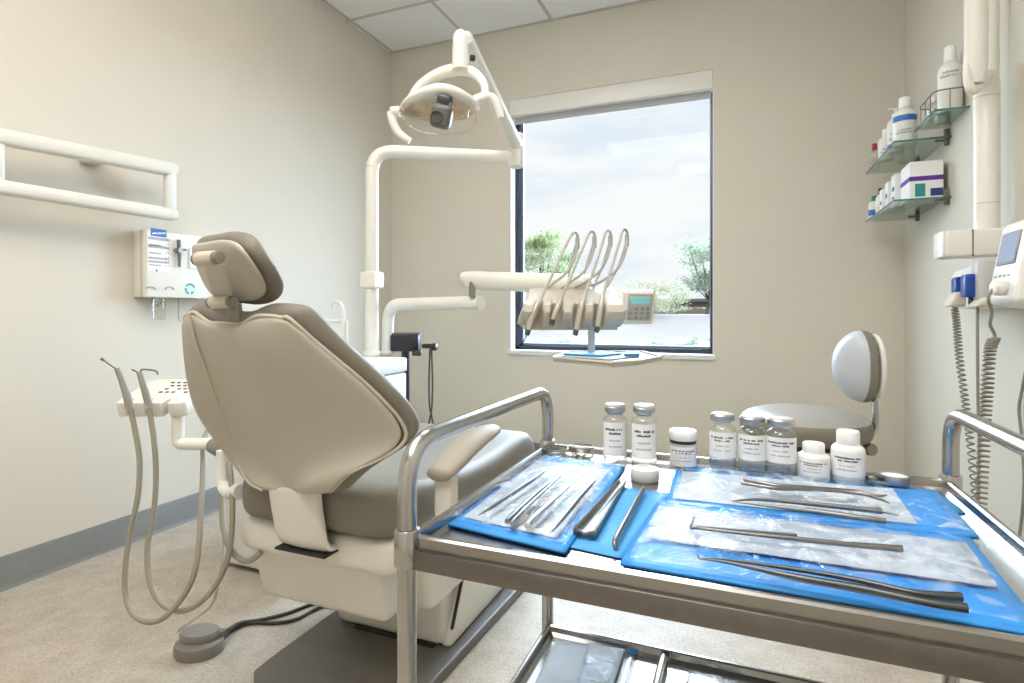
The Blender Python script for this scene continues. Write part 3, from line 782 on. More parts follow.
# control panel
Mc = frame_m(dc(636.5, 307.8, -.03), RV+FV*.05, (FV*.96+ZV*-.0)+ZV*.28)
b = B(); rbox(b, -.060, .062, -.012, .03, -.068, .068, .012, 3, mtx=Mc); cp = obj('control_panel', b, 'cream', dv)
b = B(); rbox(b, -.044, .050, -.0145, -.010, -.048, .058, .004, 2, mtx=Mc); obj('panel_face', b, 'panelgrey', cp)
b = B(); rbox(b, -.035, .040, -.0165, -.012, .018, .048, .002, 1, mtx=Mc); obj('screen', b, 'screenblue', cp, 'pale teal display')
for i in range(4):
    for j in range(3):
        if (i, j) in ((0, 2),): continue
        b = B(); x, z = -.033+i*.0225, -.036+j*.018
        lathe(b, [(0, 0), (.0068, 0), (.006, .003), (0, .0035)], seg=12, mtx=Mc @ Matrix.Translation((x, -.0145, z)) @ Matrix.Rotation(PI/2, 4, 'X')); obj('button', b, 'key', cp)
# stem and tray
b = B(); tube(b, [dc(595, 327, .1), dc(595, 354, .1)], .0145, 16); obj('tray_stem', b, 'cream', dv)
ztr = O.z-(357-314)*PX
def tr(u, v, dz=0): p = at(u, v, Z=ztr); p.z += dz; return p
q = [tr(553, 358.5), tr(568, 352.5), tr(643, 352.5), tr(662, 357.5), tr(640, 362), tr(612, 364.2)]
b = B(); prism(b, q, ZV*-.012, .004, 2); obj('instrument_tray', b, 'hosegrey', dv)
b = B(); qq = [p+ZV*.004 for p in q]; tube(b, qq+[qq[0]], .005, 8); obj('tray_rim', b, 'creamdark', dv)
# four handpieces with their whip arms
wt = [(578.5, 231), (596.5, 230), (613.5, 229), (631, 228)]
hb = [((527, 333), (530, 322), (535, 309), (540, 300)), ((551, 323), (554, 314), (558, 305), (561, 298)), ((574, 333), (576.5, 322), (580.5, 306), (584, 297)), ((595, 330), (597, 320), (600, 306), (602, 295))]
for i in range(4):
    b = B(); wx, wy = wt[i]
    rod = smooth_path([dc(570+i*14+2, 287, .20), dc(wx-4, 262, .18), dc(wx+2, 240, .15), dc(wx+3, wy+4, .14)], 5)
    tube(b, rod, .0052, 8)
    tube(b, [dc(wx+3, wy+14, .14), dc(wx+3, wy+2, .14)], .0095, 10)
    obj('whip_arm', b, 'hosegrey', dv)
    lab = ['grey dental handpiece farthest left on the console with a thin bent tip', 'short grey dental handpiece second from the left on the console', 'grey dental handpiece third from the left on the console', 'grey dental handpiece nearest the control panel on the console'][i]
    (tu, tv), (mu, mv), (nu, nv), (eu, ev) = hb[i]
    t = thing('dental_handpiece', lab, 'dental handpiece', dc(mu, mv, -.035), 'handpieces on the delivery console')
    b = B(); tube(b, smooth_path([dc(tu, tv, -.05), dc(mu, mv, -.043), dc(nu, nv, -.035), dc(eu, ev, -.02)], 5), [.0085, .0118, .0125, .009], 14); obj('grip', b, 'gripcream', t)
    b = B(); tube(b, [dc(tu-.6, tv+1.6, -.051), dc(tu, tv, -.05), dc(tu+.9, tv-3.4, -.048)], [.0095, .0105, .0105], 14)
    if i == 0: tube(b, [dc(tu, tv, -.05), dc(tu-3, tv+7, -.05), dc(tu-4.5, tv+9, -.05)], .0025, 8)
    obj('tip', b, 'tooldark', t)
    b = B()
    hs2 = smooth_path([dc(eu, ev, -.02), dc(eu+(wx-eu)*.35, ev+(wy-ev)*.4, .02), dc(eu+(wx-eu)*.72, ev+(wy-ev)*.83, .07), dc(wx-3, wy-1.5, .11), dc(wx+2, wy-2, .13), dc(wx+3, wy+5, .135), dc(wx+.5, wy+20, .12), dc(wx-8, wy+38, .11), dc(wx-22, wy+50, .13), dc(wx-30-2*i, wy+57, .17)], 6)
    tube(b, hs2, .0058, 10); obj('hose', b, 'hosegrey', t)
b = B()
tp = [tr(562, 357.6, .002), tr(572, 354, .002), tr(632, 354, .002), tr(640, 357, .002), tr(612, 360.6, .002)]
prism(b, tp, ZV*.004, .001, 1)
tag(obj('paper_liner', b, 'paper'), 'white and blue paper liner lying on the delivery tray', 'paper liner')
b = B(); prism(b, [tr(563, 356.8, .0075), tr(570, 355, .0075), tr(612, 354.8, .0075), tr(622, 356.4, .0075), tr(600, 358.6, .0075)], ZV*.006, .002, 1)
tag(obj('folded_cloth', b, 'bluedeep'), 'folded pale blue cloth on the paper liner of the delivery tray', 'cloth')
b = B(); prism(b, [tr(624, 358.3, .0075), tr(626, 355.3, .0075), tr(640, 355.6, .0075), tr(640, 357.8, .0075)], ZV*.010, .003, 2)
tag(obj('gauze_packet', b, 'blue'), 'small blue packet at the right end of the delivery tray', 'packet')

# ================================================================== BLACK INSTRUMENT STAND
sp = at(405.5, 380, Y=2.68); SXp, SYp = sp.x, sp.y
stn = thing('instrument_stand', 'black stand with a boxy head on a pole behind the chair', 'stand', (SXp, SYp, 0))
zh0, zh1 = at(405, 351, Y=2.68).z, at(405, 334.5, Y=2.68).z
b = B(); cyl(b, (SXp, SYp, .03), (SXp, SYp, zh0+.02), .0225, 18); obj('pole', b, 'black', stn)
b = B(); cyl(b, (SXp, SYp, 0), (SXp, SYp, .035), .16, 28, .01); obj('base', b, 'black', stn)
b = B(); hw = .085
rbox(b, -.075, .08, -.05, .05, zh0, zh1, .008, 2, mtx=frame_m(Vector((SXp, SYp, 0)), RV, FV))
hd = obj('stand_head', b, 'black', stn)
b = B(); rbox(b, -.065, .088, -.055, .06, zh1-.002, zh1+.010, .004, 2, mtx=frame_m(Vector((SXp, SYp, 0)), RV, FV)); obj('head_lid', b, mat('charcoal_lid', srgb(78, 72, 68), .4), hd)
c1_ = at(416, 353, Y=2.62); b = B(); cyl(b, c1_-RV*.02, c1_+RV*.028, .016, 14, .003); cyl(b, at(423, 346, Y=2.64), at(436, 346, Y=2.62), .013, 14, .003); cyl(b, at(432, 347, Y=2.62), at(436.5, 347, Y=2.62), .020, 14, .004); obj('clamp', b, 'black', stn)
b = B()
tube(b, smooth_path([at(430, 349, Y=2.62), at(429, 380, Y=2.62), at(429.5, 405, Y=2.62), at(432, 418, Y=2.62), at(433.5, 430, Y=2.62), at(434, 470, Y=2.62)], 5), .005, 8)
tube(b, smooth_path([at(431.5, 349, Y=2.61), at(432.5, 380, Y=2.61), at(432, 405, Y=2.61), at(430, 418, Y=2.61), at(428.5, 430, Y=2.61), at(428, 470, Y=2.61)], 5), .005, 8)
obj('cable', b, 'cable', stn)

# ================================================================== LEFT WALL: x-ray arm and control box
xa = thing('wall_xray_arm', 'cream folded x-ray arm mounted high on the left wall', 'x-ray arm', (XL+.06, 1.5, 1.55))
XA = XL+.13
zl, zu = 1.555, 1.745
def bar(bm, y0, y1, z0, z1, h0, h1, d=.028):
    rows = []
    for k, g in ((0, .7), (.015, .95), (.04, 1), (.5, 1), (.96, 1), (.985, .95), (1, .7)):
        y, z, h = y0+(y1-y0)*k, z0+(z1-z0)*k, (h0+(h1-h0)*k)*g
        rows.append([Vector((XA+d*g*math.copysign(abs(math.cos(a))**.6, math.cos(a)), y, z+h*math.copysign(abs(math.sin(a))**.6, math.sin(a)))) for a in [2*PI*j/20 for j in range(20)]])
    V = grid(bm, rows, closed=True); bm.faces.new(V[0]); bm.faces.new(V[-1][::-1])
yE = at(170, 190, X=XA).y
b = B(); za0, za1 = at(0, 136.5, X=XA).z, at(170, 169, X=XA).z; yA0 = at(0, 136, X=XA).y; bar(b, .85, yE+.03, za0-(za1-za0)*(yA0-.85)/(yE-yA0), za1, .029, .033); obj('upper_arm', b, 'armwhite', xa)
b = B(); bar(b, .85, yE+.03, zl-.008, zl+.004, .025, .030); obj('lower_arm', b, 'armwhite', xa)
b = B(); cyl(b, (XA, yE, zl), (XA, yE, 1.76), .027, 20, .004); obj('elbow_joint', b, 'white', xa)
y0_ = at(2, 165, X=XA).y
b = B(); cyl(b, (XA, y0_-.01, zl), (XA, y0_-.01, 1.76), .018, 18, .004); obj('arm_link', b, 'white', xa)
b = B(); rbox(b, XL, XA, 1.58, 1.66, za1-.035, za1+.01, .008, 2); obj('wall_mount', b, 'white', xa)

XB = XL+.10
pb = lambda u, v: at(u, v, X=XB)
pA, pD = pb(147, 229), pb(147, 297)
yb1 = pb(215, 260).y
cb = thing('wall_control_box', 'white dental control box with a blue header on the left wall', 'control box', (XL, (pA.y+yb1)/2, pD.z))
b = B(); rbox(b, XL, XB, pA.y, yb1+.12, pD.z, pA.z, .006, 2); obj('box_body', b, 'whiteplastic', cb)
b = B(); rbox(b, XB-.045, XB-.03, pA.y-.004, pA.y+.01, pD.z+.002, pA.z-.002, .002, 1); obj('box_seam', b, 'creamdark', cb)
def face(u0, u1, v0, v1, d0=0, d1=.002, bev=.0):
    p, q = pb(u0, v1), pb(u1, v0)
    return rbox(B(), XB+d0, XB+d1, p.y, q.y, p.z, q.z, bev, 1)
hdr = obj('header_label', face(150.6, 166.5, 230.2, 235.7, 0, .0015, .0006), 'bluelabel', cb, 'blue header strip with white lettering')
b = B()
for k in range(9):
    p, q = pb(152+k*1.5, 234.1), pb(153+k*1.5, 232.4+.5*(k % 3 == 0)); rbox(b, XB+.0014, XB+.002, p.y, q.y, p.z, q.z)
obj('header_lettering', b, 'label', hdr)
tbl = obj('printed_chart', face(148, 169, 238, 270, 0, .001), 'label', cb)
b = B()
for v in (239, 247, 258.5, 262): p, q = pb(148.3, v+.2), pb(168.8, v-.1); rbox(b, XB+.001, XB+.0016, p.y, q.y, p.z, q.z)
for k in range(7):
    for u in (165.5, 168): p, q = pb(u, 240.9+k*4.3), pb(u+1.1, 239.6+k*4.3); rbox(b, XB+.001, XB+.0016, p.y, q.y, p.z, q.z)
for k in (1, 3, 6): p, q = pb(149, 241.3+k*4.0), pb(161, 241.0+k*4.0); rbox(b, XB+.001, XB+.0016, p.y, q.y, p.z, q.z)
obj('chart_lines', b, 'inksoft', tbl)
b = B()
k0_, k1_ = pb(176.3, 240), pb(177.6, 267)
kx = Vector((.018, 0, 0))
tube(b, [k0_+kx, k0_.lerp(k1_, .4)+kx, k1_+kx*.7], [.011, .010, .006], 12)
tube(b, [pb(171.5, 250.5)+kx, pb(183.5, 250)+kx], [.007, .006], 10); cyl(b, pb(176.6, 250.5), pb(176.6, 250.5)+kx*1.6, .013, 14)
obj('selector_lever', b, 'tool', cb, 'grey metal lever with crossbar')
obj('cover_frame', face(188.5, 199, 248.5, 268.5, 0, .008, .002), 'white', cb)
for u, v in ((150.5, 289.5), (169.5, 289.5)):
    b = B(); p = pb(u, v); tube(b, [p+Vector((.003, .022*math.cos(a), .013*math.sin(a))) for a in [k*PI/8 for k in range(9)]], .0022, 6); obj('finger_pull', b, 'inksoft', cb)
b = B(); lathe(b, [(0, 0), (.0045, 0), (.0045, .002), (0, .002)], seg=12, mtx=axis_m(pb(156.5, 270.5), pb(156.5, 270.5)+Vector((1, 0, 0)))); obj('screw', b, 'ink', cb)
b = B(); pc = pb(190, 289)
lathe(b, [(0, 0), (.030, 0), (.030, .0012), (0, .0012)], seg=24, mtx=axis_m(pc, pc+Vector((1, 0, 0))))
st = obj('round_sticker', b, mat('pale_teal_sticker', srgb(190, 222, 216), .5), cb, 'round teal and white sticker')
b = B()
for a0, a1, r in ((20, 150, .024), (170, 250, .024), (280, 320, .022)):
    tube(b, [pc+Vector((.0014, r*math.cos(math.radians(a)), r*math.sin(math.radians(a)))) for a in range(a0, a1+1, 10)], .0048, 6, flat=(1, .15, (1, 0, 0)))
obj('sticker_ring', b, 'teal', st)
b = B(); p = at(158.5, 297, X=XB-.05)
lathe(b, [(0, 0), (.022, 0), (.029, .006), (.030, .06), (.0305, .11), (0, .11)], at(158.5, 320, X=XB-.05), 20); obj('cup_tube', b, 'milky', cb, 'translucent grey tube')
b = B(); tube(b, smooth_path([at(178.5, 296, X=XB-.04), at(178.5, 310, X=XB-.05), at(178.7, 319, X=XL+.03), at(180.5, 321, X=XL+.012)], 4), .003, 8); obj('cord', b, 'inksoft', cb)

# ================================================================== TROLLEY
TX0, TX1, TY0, TY1, TZ = -.348, .283, .542, 1.03, .825
tro = thing('instrument_trolley', 'stainless steel two-shelf instrument trolley with side rails in the foreground', 'trolley', ((TX0+TX1)/2, (TY0+TY1)/2, 0))
RR, ZR = .0107, .935
for x, nm in ((TX0, 0), (TX1, 1)):
    b = B(); tube(b, fillet([(x, TY0, .08), (x, TY0, ZR), (x, TY1, ZR), (x, TY1, .08)], .055, 10), RR, 20)
    fr = obj('side_rail', b, 'steel', tro, 'bent steel tube forming two legs and a handrail')
    for y in (TY0, TY1):
        b = B(); cyl(b, (x, y, TZ-.024), (x, y, TZ+.017), RR+.0035, 20, .002); obj('collar', b, 'steel', fr)
        b = B(); cyl(b, (x-.012, y, .036), (x+.012, y, .036), .036, 24, .006); obj('caster', b, 'greyplastic', fr)
        b = B(); rbox(b, x-.018, x-.013, y-.015, y+.015, .03, .085, .002, 1); rbox(b, x+.013, x+.018, y-.015, y+.015, .03, .085, .002, 1); rbox(b, x-.018, x+.018, y-.015, y+.015, .078, .086, .002, 1); obj('caster_fork', b, 'steel', fr)
def shelf(z, nm, lip=.008, skirt=.026):
    b = B()
    rbox(b, TX0+.012, TX1-.012, TY0+.004, TY1-.004, z-.012, z-.006)
    o = obj(nm, b, 'steeltop', tro)
    def rim(dx, dy, dz, m, name):
        bm = B()
        x0, x1, y0, y1 = TX0+dx, TX1-dx, TY0+dy, TY1-dy
        w = .011
        prof = [(0, -.006), (0, lip), (.003, lip+.002), (.007, lip+.002), (.010, lip), (.0118, -.001), (.018, -.0055)]
        # mitred ring of the raised lip
        rings = []
        for o_, zz in prof:
            rings.append([Vector((x0+o_, y0+o_, z+zz)), Vector((x1-o_, y0+o_, z+zz)), Vector((x1-o_, y1-o_, z+zz)), Vector((x0+o_, y1-o_, z+zz))])
        grid(bm, rings, closed=True)
        return obj(name, bm, m, o, ang=25)
    rim(.0, -.0, 0, 'steelrim', 'shelf_rim')
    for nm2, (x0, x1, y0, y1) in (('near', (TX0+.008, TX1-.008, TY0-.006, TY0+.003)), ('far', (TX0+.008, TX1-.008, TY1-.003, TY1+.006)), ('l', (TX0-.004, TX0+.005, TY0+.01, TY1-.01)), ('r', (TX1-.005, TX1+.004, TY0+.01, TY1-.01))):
        bm = B(); rbox(bm, x0, x1, y0, y1, z-skirt, z-.004, .002, 2); obj('shelf_apron', bm, 'steeldim', o)
    return o
shelf(TZ, 'upper_shelf'); shelf(.484, 'lower_shelf', .008, .02)
ZS = TZ-.006     # upper deck
def tp_(u, v, z=ZS): return at(u, v, Z=z)

# sheets: bilinear grid from four corners with gentle waves
def sheet(bm, c, z0, amp=0, n=14, m=18, th=0, seed=0, freq=60, mi=0, shrink=None, curl=0):
    rnd = random.Random(seed); ph = [rnd.uniform(0, 6) for _ in range(6)]
    rows = []
    for i in range(m+1):
        row = []
        for j in range(n+1):
            s, t = j/n, i/m
            p = c[0].lerp(c[1], s).lerp(c[3].lerp(c[2], s), t).copy()
            e = min(s, 1-s, t, 1-t); k = min(1, e*8)
            w = (math.sin(p.x*freq+ph[0]+1.7*math.sin(p.y*freq*.7))*.5+math.sin(p.y*freq*1.3+ph[1]+p.x*freq*.6)*.5+math.sin((p.x+p.y)*freq*2.1+ph[2])*.35)
            p.z = z0+amp*(w*.5+.6)*(.35+.65*k)+curl*(1-k)
            row.append(p)
        rows.append(row)
    grid(bm, rows, mi=mi)
    return bm
def quad(px, z): return [tp_(u, v, z) for u, v in px]
def insetq(c, a, b_=None, l=None, r=None):
    """shrink a quad: fractions near/far (a,b_) and left/right (l,r); order c = far-left, far-right, near-right, near-left"""
    b_ = a if b_ is None else b_; l = a if l is None else l; r = a if r is None else r
    def P(s, t): return c[0].lerp(c[1], s).lerp(c[3].lerp(c[2], s), t)
    return [P(l, b_), P(1-r, b_), P(1-r, 1-a), P(l, 1-a)]

# drape under the loose tools and under the bottles
dr = quad([(600, 484), (672, 493), (622, 558), (545, 541)], ZS+.002)
b = B(); sheet(b, dr, ZS+.0015, .0006, 8, 8, seed=3)
tag(obj('blue_drape', b, 'bluedeep', solid=.001), 'small flat blue drape under the loose tweezers in the middle of the trolley', 'drape')
dr = quad([(686, 465), (919, 478), (968, 513), (675, 500)], ZS+.002)
b = B(); sheet(b, dr, ZS+.0015, .0006, 8, 8, seed=4)
tag(obj('blue_drape', b, 'bluedeep', solid=.001), 'blue drape under the vials and white bottles at the back of the trolley', 'drape')

def pouch(label, px, z, fold, paper_in, film='film', thick=.007, seed=1, amp=.003):
    c = quad(px, z)
    t = thing('sterile_pouch', label, 'pouch', sum(c, Vector())/4-ZV*.001)
    b = B(); sheet(b, c, z, amp*.25, 20, 20, seed=seed, freq=45)
    obj('blue_backing', b, 'blue', t, solid=thick*.5, offset=1)
    ci = insetq(c, *paper_in)
    b = B(); sheet(b, ci, z+thick*.5+.0006+amp*.25, amp*.2, 14, 14, seed=seed, freq=45)
    obj('paper_panel', b, 'paper', t)
    cf = insetq(c, *fold)
    b = B(); sheet(b, cf, z+thick+.0085, amp, 34, 40, seed=seed+5, freq=85, curl=-.0075)
    obj('clear_film', b, film, t)
    return t
pouch('blue sterilization pouch holding four instruments with crinkled clear film at the left of the trolley', [(536, 456), (625, 468), (565, 555), (442, 525)], ZS+.0015, (.03, .03, .03, .03), (.07, .11, .11, .11), seed=7)
pouch('blue sterile pouch at the back right of the trolley below the vials', [(676, 472), (938, 494), (979, 540), (666, 505)], ZS+.004, (.03, .03, .02, .02), (.10, .06, .03, .16), seed=17, amp=.0025)
pouch('large blue sterile pouch along the right front edge of the trolley', [(657, 504), (968, 538), (1050, 641), (620, 566)], ZS+.003, (.03, .03, .02, .02), (.50, .50, .48, .48), 'filmclear', seed=27, amp=.002)
# inner long clear packet lying on the large pouch
c = quad([(659, 507), (965, 543), (998, 588), (645, 538)], ZS+.010)
ip = thing('instrument_packet', 'long white and clear packet holding a probe on the large blue pouch', 'packet', sum(c, Vector())/4)
b = B(); sheet(b, c, ZS+.010, .0008, 16, 10, seed=31); obj('paper_backing', b, 'paper', ip, solid=.001, offset=1)
b = B(); sheet(b, c, ZS+.0165, .0025, 34, 16, seed=33, freq=80, curl=-.005); obj('clear_film', b, 'film', ip)

# instruments
def tool(name, label, cat, strokes, group=None, m='tool', z=ZS+.013):
    """strokes: (pixel points, radii, z offset) polished rods lying on the sheets"""
    bm = B()
    for pts, rad, *dz in strokes:
        dzs = dz[0] if dz else 0
        P = [tp_(u, v, z+(dzs[i] if isinstance(dzs, (list, tuple)) else dzs)) for i, (u, v) in enumerate(pts)]
        tube(bm, smooth_path(P, 5), rad, 12)
    return tag(obj(name, bm, m), label, cat, group)
z1 = ZS+.0180
tool('dental_probe', 'slim pointed instrument farthest left in the left pouch', 'dental instrument', [([(479, 515), (492, 507), (506, 497.5), (525, 485), (544, 472)], [.0007, .0022, .0032, .0030, .0024])], m='tool', z=z1)
tool('dental_tweezers', 'thick steel tweezers second from left in the left pouch', 'tweezers', [([(507, 521), (520, 509), (541, 490), (560, 475.5)], [.0032, .0040, .0035, .0022]), ([(511, 523), (524, 510), (543, 492), (560.5, 476)], [.0022, .0026, .0022, .0014])], m='tool', z=z1)
tool('dental_scaler', 'bright ridged instrument third from left in the left pouch', 'dental instrument', [([(527.5, 525.5), (536, 517), (550, 504), (564, 491), (577, 478.5)], [.0040, .0044, .0041, .003, .0014])], m='toolbright', z=z1)
tool('dental_probe', 'slim instrument nearest the right edge in the left pouch', 'dental instrument', [([(552.5, 531), (562, 519), (575, 503), (587, 489), (595, 481)], [.0010, .0028, .0034, .0028, .0012])], m='tool', z=z1)
# loose tools on the small drape
zt2 = ZS+.006
def strip(bm, pts, w, h, z):
    P = [tp_(u, v, z) for u, v in pts]
    tube(bm, smooth_path(P, 6), 1, 12, flat=(w, h, (0, 0, 1)))
b = B()
n_, f_ = tp_(584, 541, ZS), tp_(623, 485, ZS)
ax = (f_-n_).normalized(); sd = ax.cross(ZV).normalized(); L = (f_-n_).length
def cu(s, t, zz): return n_+ax*(L*t)+sd*s+ZV*zz
rows = []
for k in range(15):
    t = k/14; wd = .0125*(1-.62*t); hh = .0105*(1-.35*t)
    rows.append([cu(-wd, t, .003+hh), cu(-wd*.98, t, .003+hh*.35), cu(-wd*.6, t, .0035), cu(0, t, .003), cu(wd*.6, t, .0035), cu(wd*.98, t, .003+hh*.35), cu(wd, t, .003+hh)])
grid(b, rows)
end = [cu(x, 0, z) for x, z in ((-.0125, .0135), (-.0122, .0067), (-.0075, .0035), (0, .003), (.0075, .0035), (.0122, .0067), (.0125, .0135), (0, .0115))]
b.faces.new([b.verts.new(p) for p in end])
tag(obj('steel_forceps', b, 'tool', solid=.0012, recalc=False), 'wide channel shaped steel forceps lying loose beside the left pouch', 'forceps')
tool('bone_file', 'slender steel handle with a hooked near end lying loose on the small blue drape', 'dental instrument', [([(615.5, 549), (615, 541), (622, 527), (632, 509), (642, 491), (644, 488)], [.0022, .0030, .0034, .0032, .0032, .002], [-.002, .004, .004, .004, .004, .003])], m='tool', z=zt2)
zb = ZS+.0225
tool('curved_scissors', 'pair of curved steel scissors with parted tips on the back pouch', 'scissors', [([(744, 479.5), (771, 485), (808, 488), (857, 491.5), (878, 495.5), (887, 495)], [.0028, .0035, .003, .0026, .002, .0008]), ([(741, 483), (775, 488), (812, 489), (857, 493), (880, 499), (889, 503)], [.0024, .003, .003, .0026, .002, .0008])], z=zb)
tool('dental_tweezers', 'sprung steel tweezers on the back pouch pointing left', 'tweezers', [([(732, 501), (760, 499.5), (812, 504), (850, 508), (882, 511.5)], [.0008, .002, .003, .0032, .0034]), ([(732, 501.3), (770, 506), (820, 512), (858, 517.5), (886, 521)], [.0008, .002, .0034, .0032, .003]), ([(882, 511.5), (899, 515.5)], [.0016, .0008])], z=zb)
zb = ZS+.0215
tool('dental_probe', 'long steel probe with an upturned angled tip on the white packet', 'dental instrument', [([(694, 515.5), (692.5, 522), (690.5, 528), (700, 528.5), (745, 533.5), (797, 539), (850, 544.5), (902, 548.5)], [.0010, .0014, .0016, .0016, .0020, .0028, .0028, .0034], [.006, .004, .001, 0, 0, 0, 0, 0]), ([(696, 526), (745, 530.5), (797, 535)], [.001, .0014, .0018])], z=zb)
zb = ZS+.021
tool('dental_tweezers', 'large dark steel tweezers at the right front edge of the trolley', 'tweezers', [([(699, 558.5), (725, 559.5), (790, 568.5), (857, 580), (915, 593), (961, 597)], [.0007, .0012, .0022, .0026, .0030, .0040]), ([(699, 558.7), (730, 563), (797, 577.5), (860, 588.5), (925, 602), (967, 608)], [.0007, .0015, .0034, .0038, .0032, .0040]), ([(699, 558.5), (697.5, 554)], [.0009, .0007], [0, .003])], m='tooldark', z=zb)

# ------------------------------------------------------------------ vials and bottles
def word_rows(bm, r, z_rows, phi, seed):
    """blurred print: short ink blocks in rows, wrapped on the label"""
    rnd = random.Random(seed)
    for z, h, half, mi in z_rows:
        a = phi-half
        while a < phi+half:
            w = rnd.uniform(.05, .10)
            if rnd.random() < .86:
                hh = h*rnd.choice((1, 1, .75, 1.15))
                seg = 2
                vs = [[bm.verts.new((r*math.cos(a+w*k/seg), r*math.sin(a+w*k/seg), z+q)) for k in range(seg+1)] for q in (0, hh)]
                for k in range(seg):
                    f = bm.faces.new((vs[0][k], vs[0][k+1], vs[1][k+1], vs[1][k])); f.material_index = mi
            a += w+.018
def bottle(name, label, cat, u, vb, px_w, px_h, kind, seed, group=None, zbase=ZS+.0035):
    p = tp_(u, vb, zbase)
    dist = (p-CAM).dot(FV); r = px_w/2*dist/FPX; h = px_h*dist/FPX
    p = p+Vector((p.x, p.y, 0)).normalized()*r*.8      # vb is the near edge of the base
    t = thing(name, label, cat, p, group)
    phi = math.atan2(-p.y, -p.x)
    def add(nm, prof, m, lab=None, **k):
        b = B(); lathe(b, prof, p, 32, **k); return obj(nm, b, m, t, lab)
    lab0, lab1 = .25, .68
    if kind == 'vial':
        add('glass_body', [(0, 0), (r*.9, 0), (r, r*.12), (r, h*.70), (r*.94, h*.75), (r*.7, h*.80), (r*.58, h*.825), (r*.58, h*.88), (0, h*.88)], 'glass')
        add('contents', [(0, h*.02), (r*.84, h*.02), (r*.94, h*.05), (r*.94, h*.30), (0, h*.30)], 'milky')
        add('crimp_cap', [(0, h*.86), (r*.72, h*.86), (r*.74, h*.875), (r*.86, h*.885), (r*.88, h*.90), (r*.88, h*.965), (r*.8, h*.985), (0, h*.985)], 'capsilver', 'silver crimped cap')
        add('cap_disc', [(0, h*.98), (r*.74, h*.98), (r*.76, h*.99), (r*.7, h*1.0), (0, h*1.0)], 'discgrey')
        rr, z0, z1_ = r*1.012, h*.27, h*.70
    elif kind == 'tall':
        add('glass_body', [(0, 0), (r*.9, 0), (r, r*.12), (r, h*.74), (r*.94, h*.785), (r*.7, h*.82), (r*.62, h*.835), (r*.62, h*.88), (0, h*.88)], 'glass')
        add('contents', [(0, h*.02), (r*.86, h*.02), (r*.95, h*.05), (r*.95, h*.22), (0, h*.22)], 'milky')
        add('crimp_cap', [(0, h*.845), (r*.62, h*.845), (r*.66, h*.86), (r*.84, h*.885), (r*.86, h*.90), (r*.86, h*.955), (r*.8, h*.965), (0, h*.965)], 'capsilver', 'silver crimped cap')
        add('cap_disc', [(0, h*.96), (r*.82, h*.96), (r*.84, h*.975), (r*.78, h*1.0), (0, h*1.0)], 'discgrey')
        rr, z0, z1_ = r*1.012, h*.24, h*.74
    elif kind == 'jar':
        add('glass_body', [(0, 0), (r*.9, 0), (r, r*.12), (r, h*.62), (r*.9, h*.68), (r*.88, h*.74), (0, h*.74)], 'glass')
        add('black_band', [(r*.8, h*.68), (r*.96, h*.68), (r*.96, h*.76), (r*.8, h*.76)], 'black', 'black band under the cap')
        add('screw_cap', [(0, h*.76), (r*1.0, h*.76), (r*1.03, h*.78), (r*1.03, h*.95), (r*.95, h*.99), (0, h*1.0)], 'capwhite')
        rr, z0, z1_ = r*1.012, h*.14, h*.62
    else:  # white plastic bottle
        add('bottle_body', [(0, 0), (r*.92, 0), (r, r*.1), (r, h*.60), (r*.96, h*.66), (r*.8, h*.71), (r*.62, h*.74), (r*.58, h*.76), (0, h*.76)], 'whiteplastic')
        add('screw_cap', [(0, h*.735), (r*.66, h*.735), (r*.68, h*.75), (r*.68, h*.96), (r*.62, h*.99), (0, h*1.0)], 'capwhite')
        rr, z0, z1_ = r*1.012, h*.16, h*.60
    b = B()
    lathe(b, [(rr, z0), (rr, z1_)], seg=28, a0=phi-1.25, a1=phi+1.25)
    hl = z1_-z0
    n0 = len(b.faces)
    word_rows(b, rr+.00025, [(z0+hl*.76, hl*.065, .85, 1), (z0+hl*.64, hl*.06, .55, 1), (z0+hl*.44, hl*.05, .45, 2), (z0+hl*.26, hl*.05, .60, 2)], phi-.05, seed)
    bmesh.ops.translate(b, vec=p, verts=b.verts)
    obj('printed_label', b, ['label', 'ink', 'inksoft'], t, recalc=False)
    return t
G = 'vials and bottles on the trolley'
bottle('vial', 'tall clear vial with white label leftmost in the row on the trolley', 'vial', 615, 472, 24, 67, 'tall', 1, G, ZS)
bottle('vial', 'tall clear vial standing behind the small round white dish', 'vial', 644, 476, 25.5, 70, 'tall', 2, G, ZS)
bottle('medicine_jar', 'short clear jar with white cap and black band', 'jar', 683, 472, 27, 40.5, 'jar', 3, G, ZS)
bottle('vial', 'clear vial with silver cap standing just right of the black banded jar', 'vial', 722.5, 473.5, 26.5, 59, 'vial', 4, G)
bottle('vial', 'clear vial with silver cap in the middle of the three short vials', 'vial', 752, 476, 27.5, 58.5, 'vial', 5, G)
bottle('vial', 'clear vial with silver cap just left of the small white bottle', 'vial', 781, 479, 29.5, 59.5, 'vial', 6, G)
bottle('medicine_bottle', 'small squat white plastic bottle with screw cap', 'bottle', 813.5, 482.5, 30, 38, 'plastic', 7, G)
bottle('medicine_bottle', 'taller white plastic bottle with screw cap rightmost of the bottles', 'bottle', 848, 485, 31, 53, 'plastic', 8, G)
def dish(name, label, cat, u, v, pw, hpx, m, m2=None, z=ZS, parts=None):
    p = tp_(u, v, z); d = (p-CAM).dot(FV); r = pw/2*d/FPX; h = hpx*d/FPX
    t = thing(name, label, cat, p)
    b = B(); lathe(b, [(0, 0), (r*.94, 0), (r, h*.1), (r, h*.8), (r*.97, h), (r*.9, h), (r*.88, h*.75), (0, h*.72)], p, 32); obj('dish_body', b, m, t)
    b = B(); lathe(b, [(0, h*.6), (r*.86, h*.6), (r*.86, h*.8), (r*.6, h*.88), (0, h*.9)], p, 32); obj('dish_fill', b, m2 or m, t)
    return t
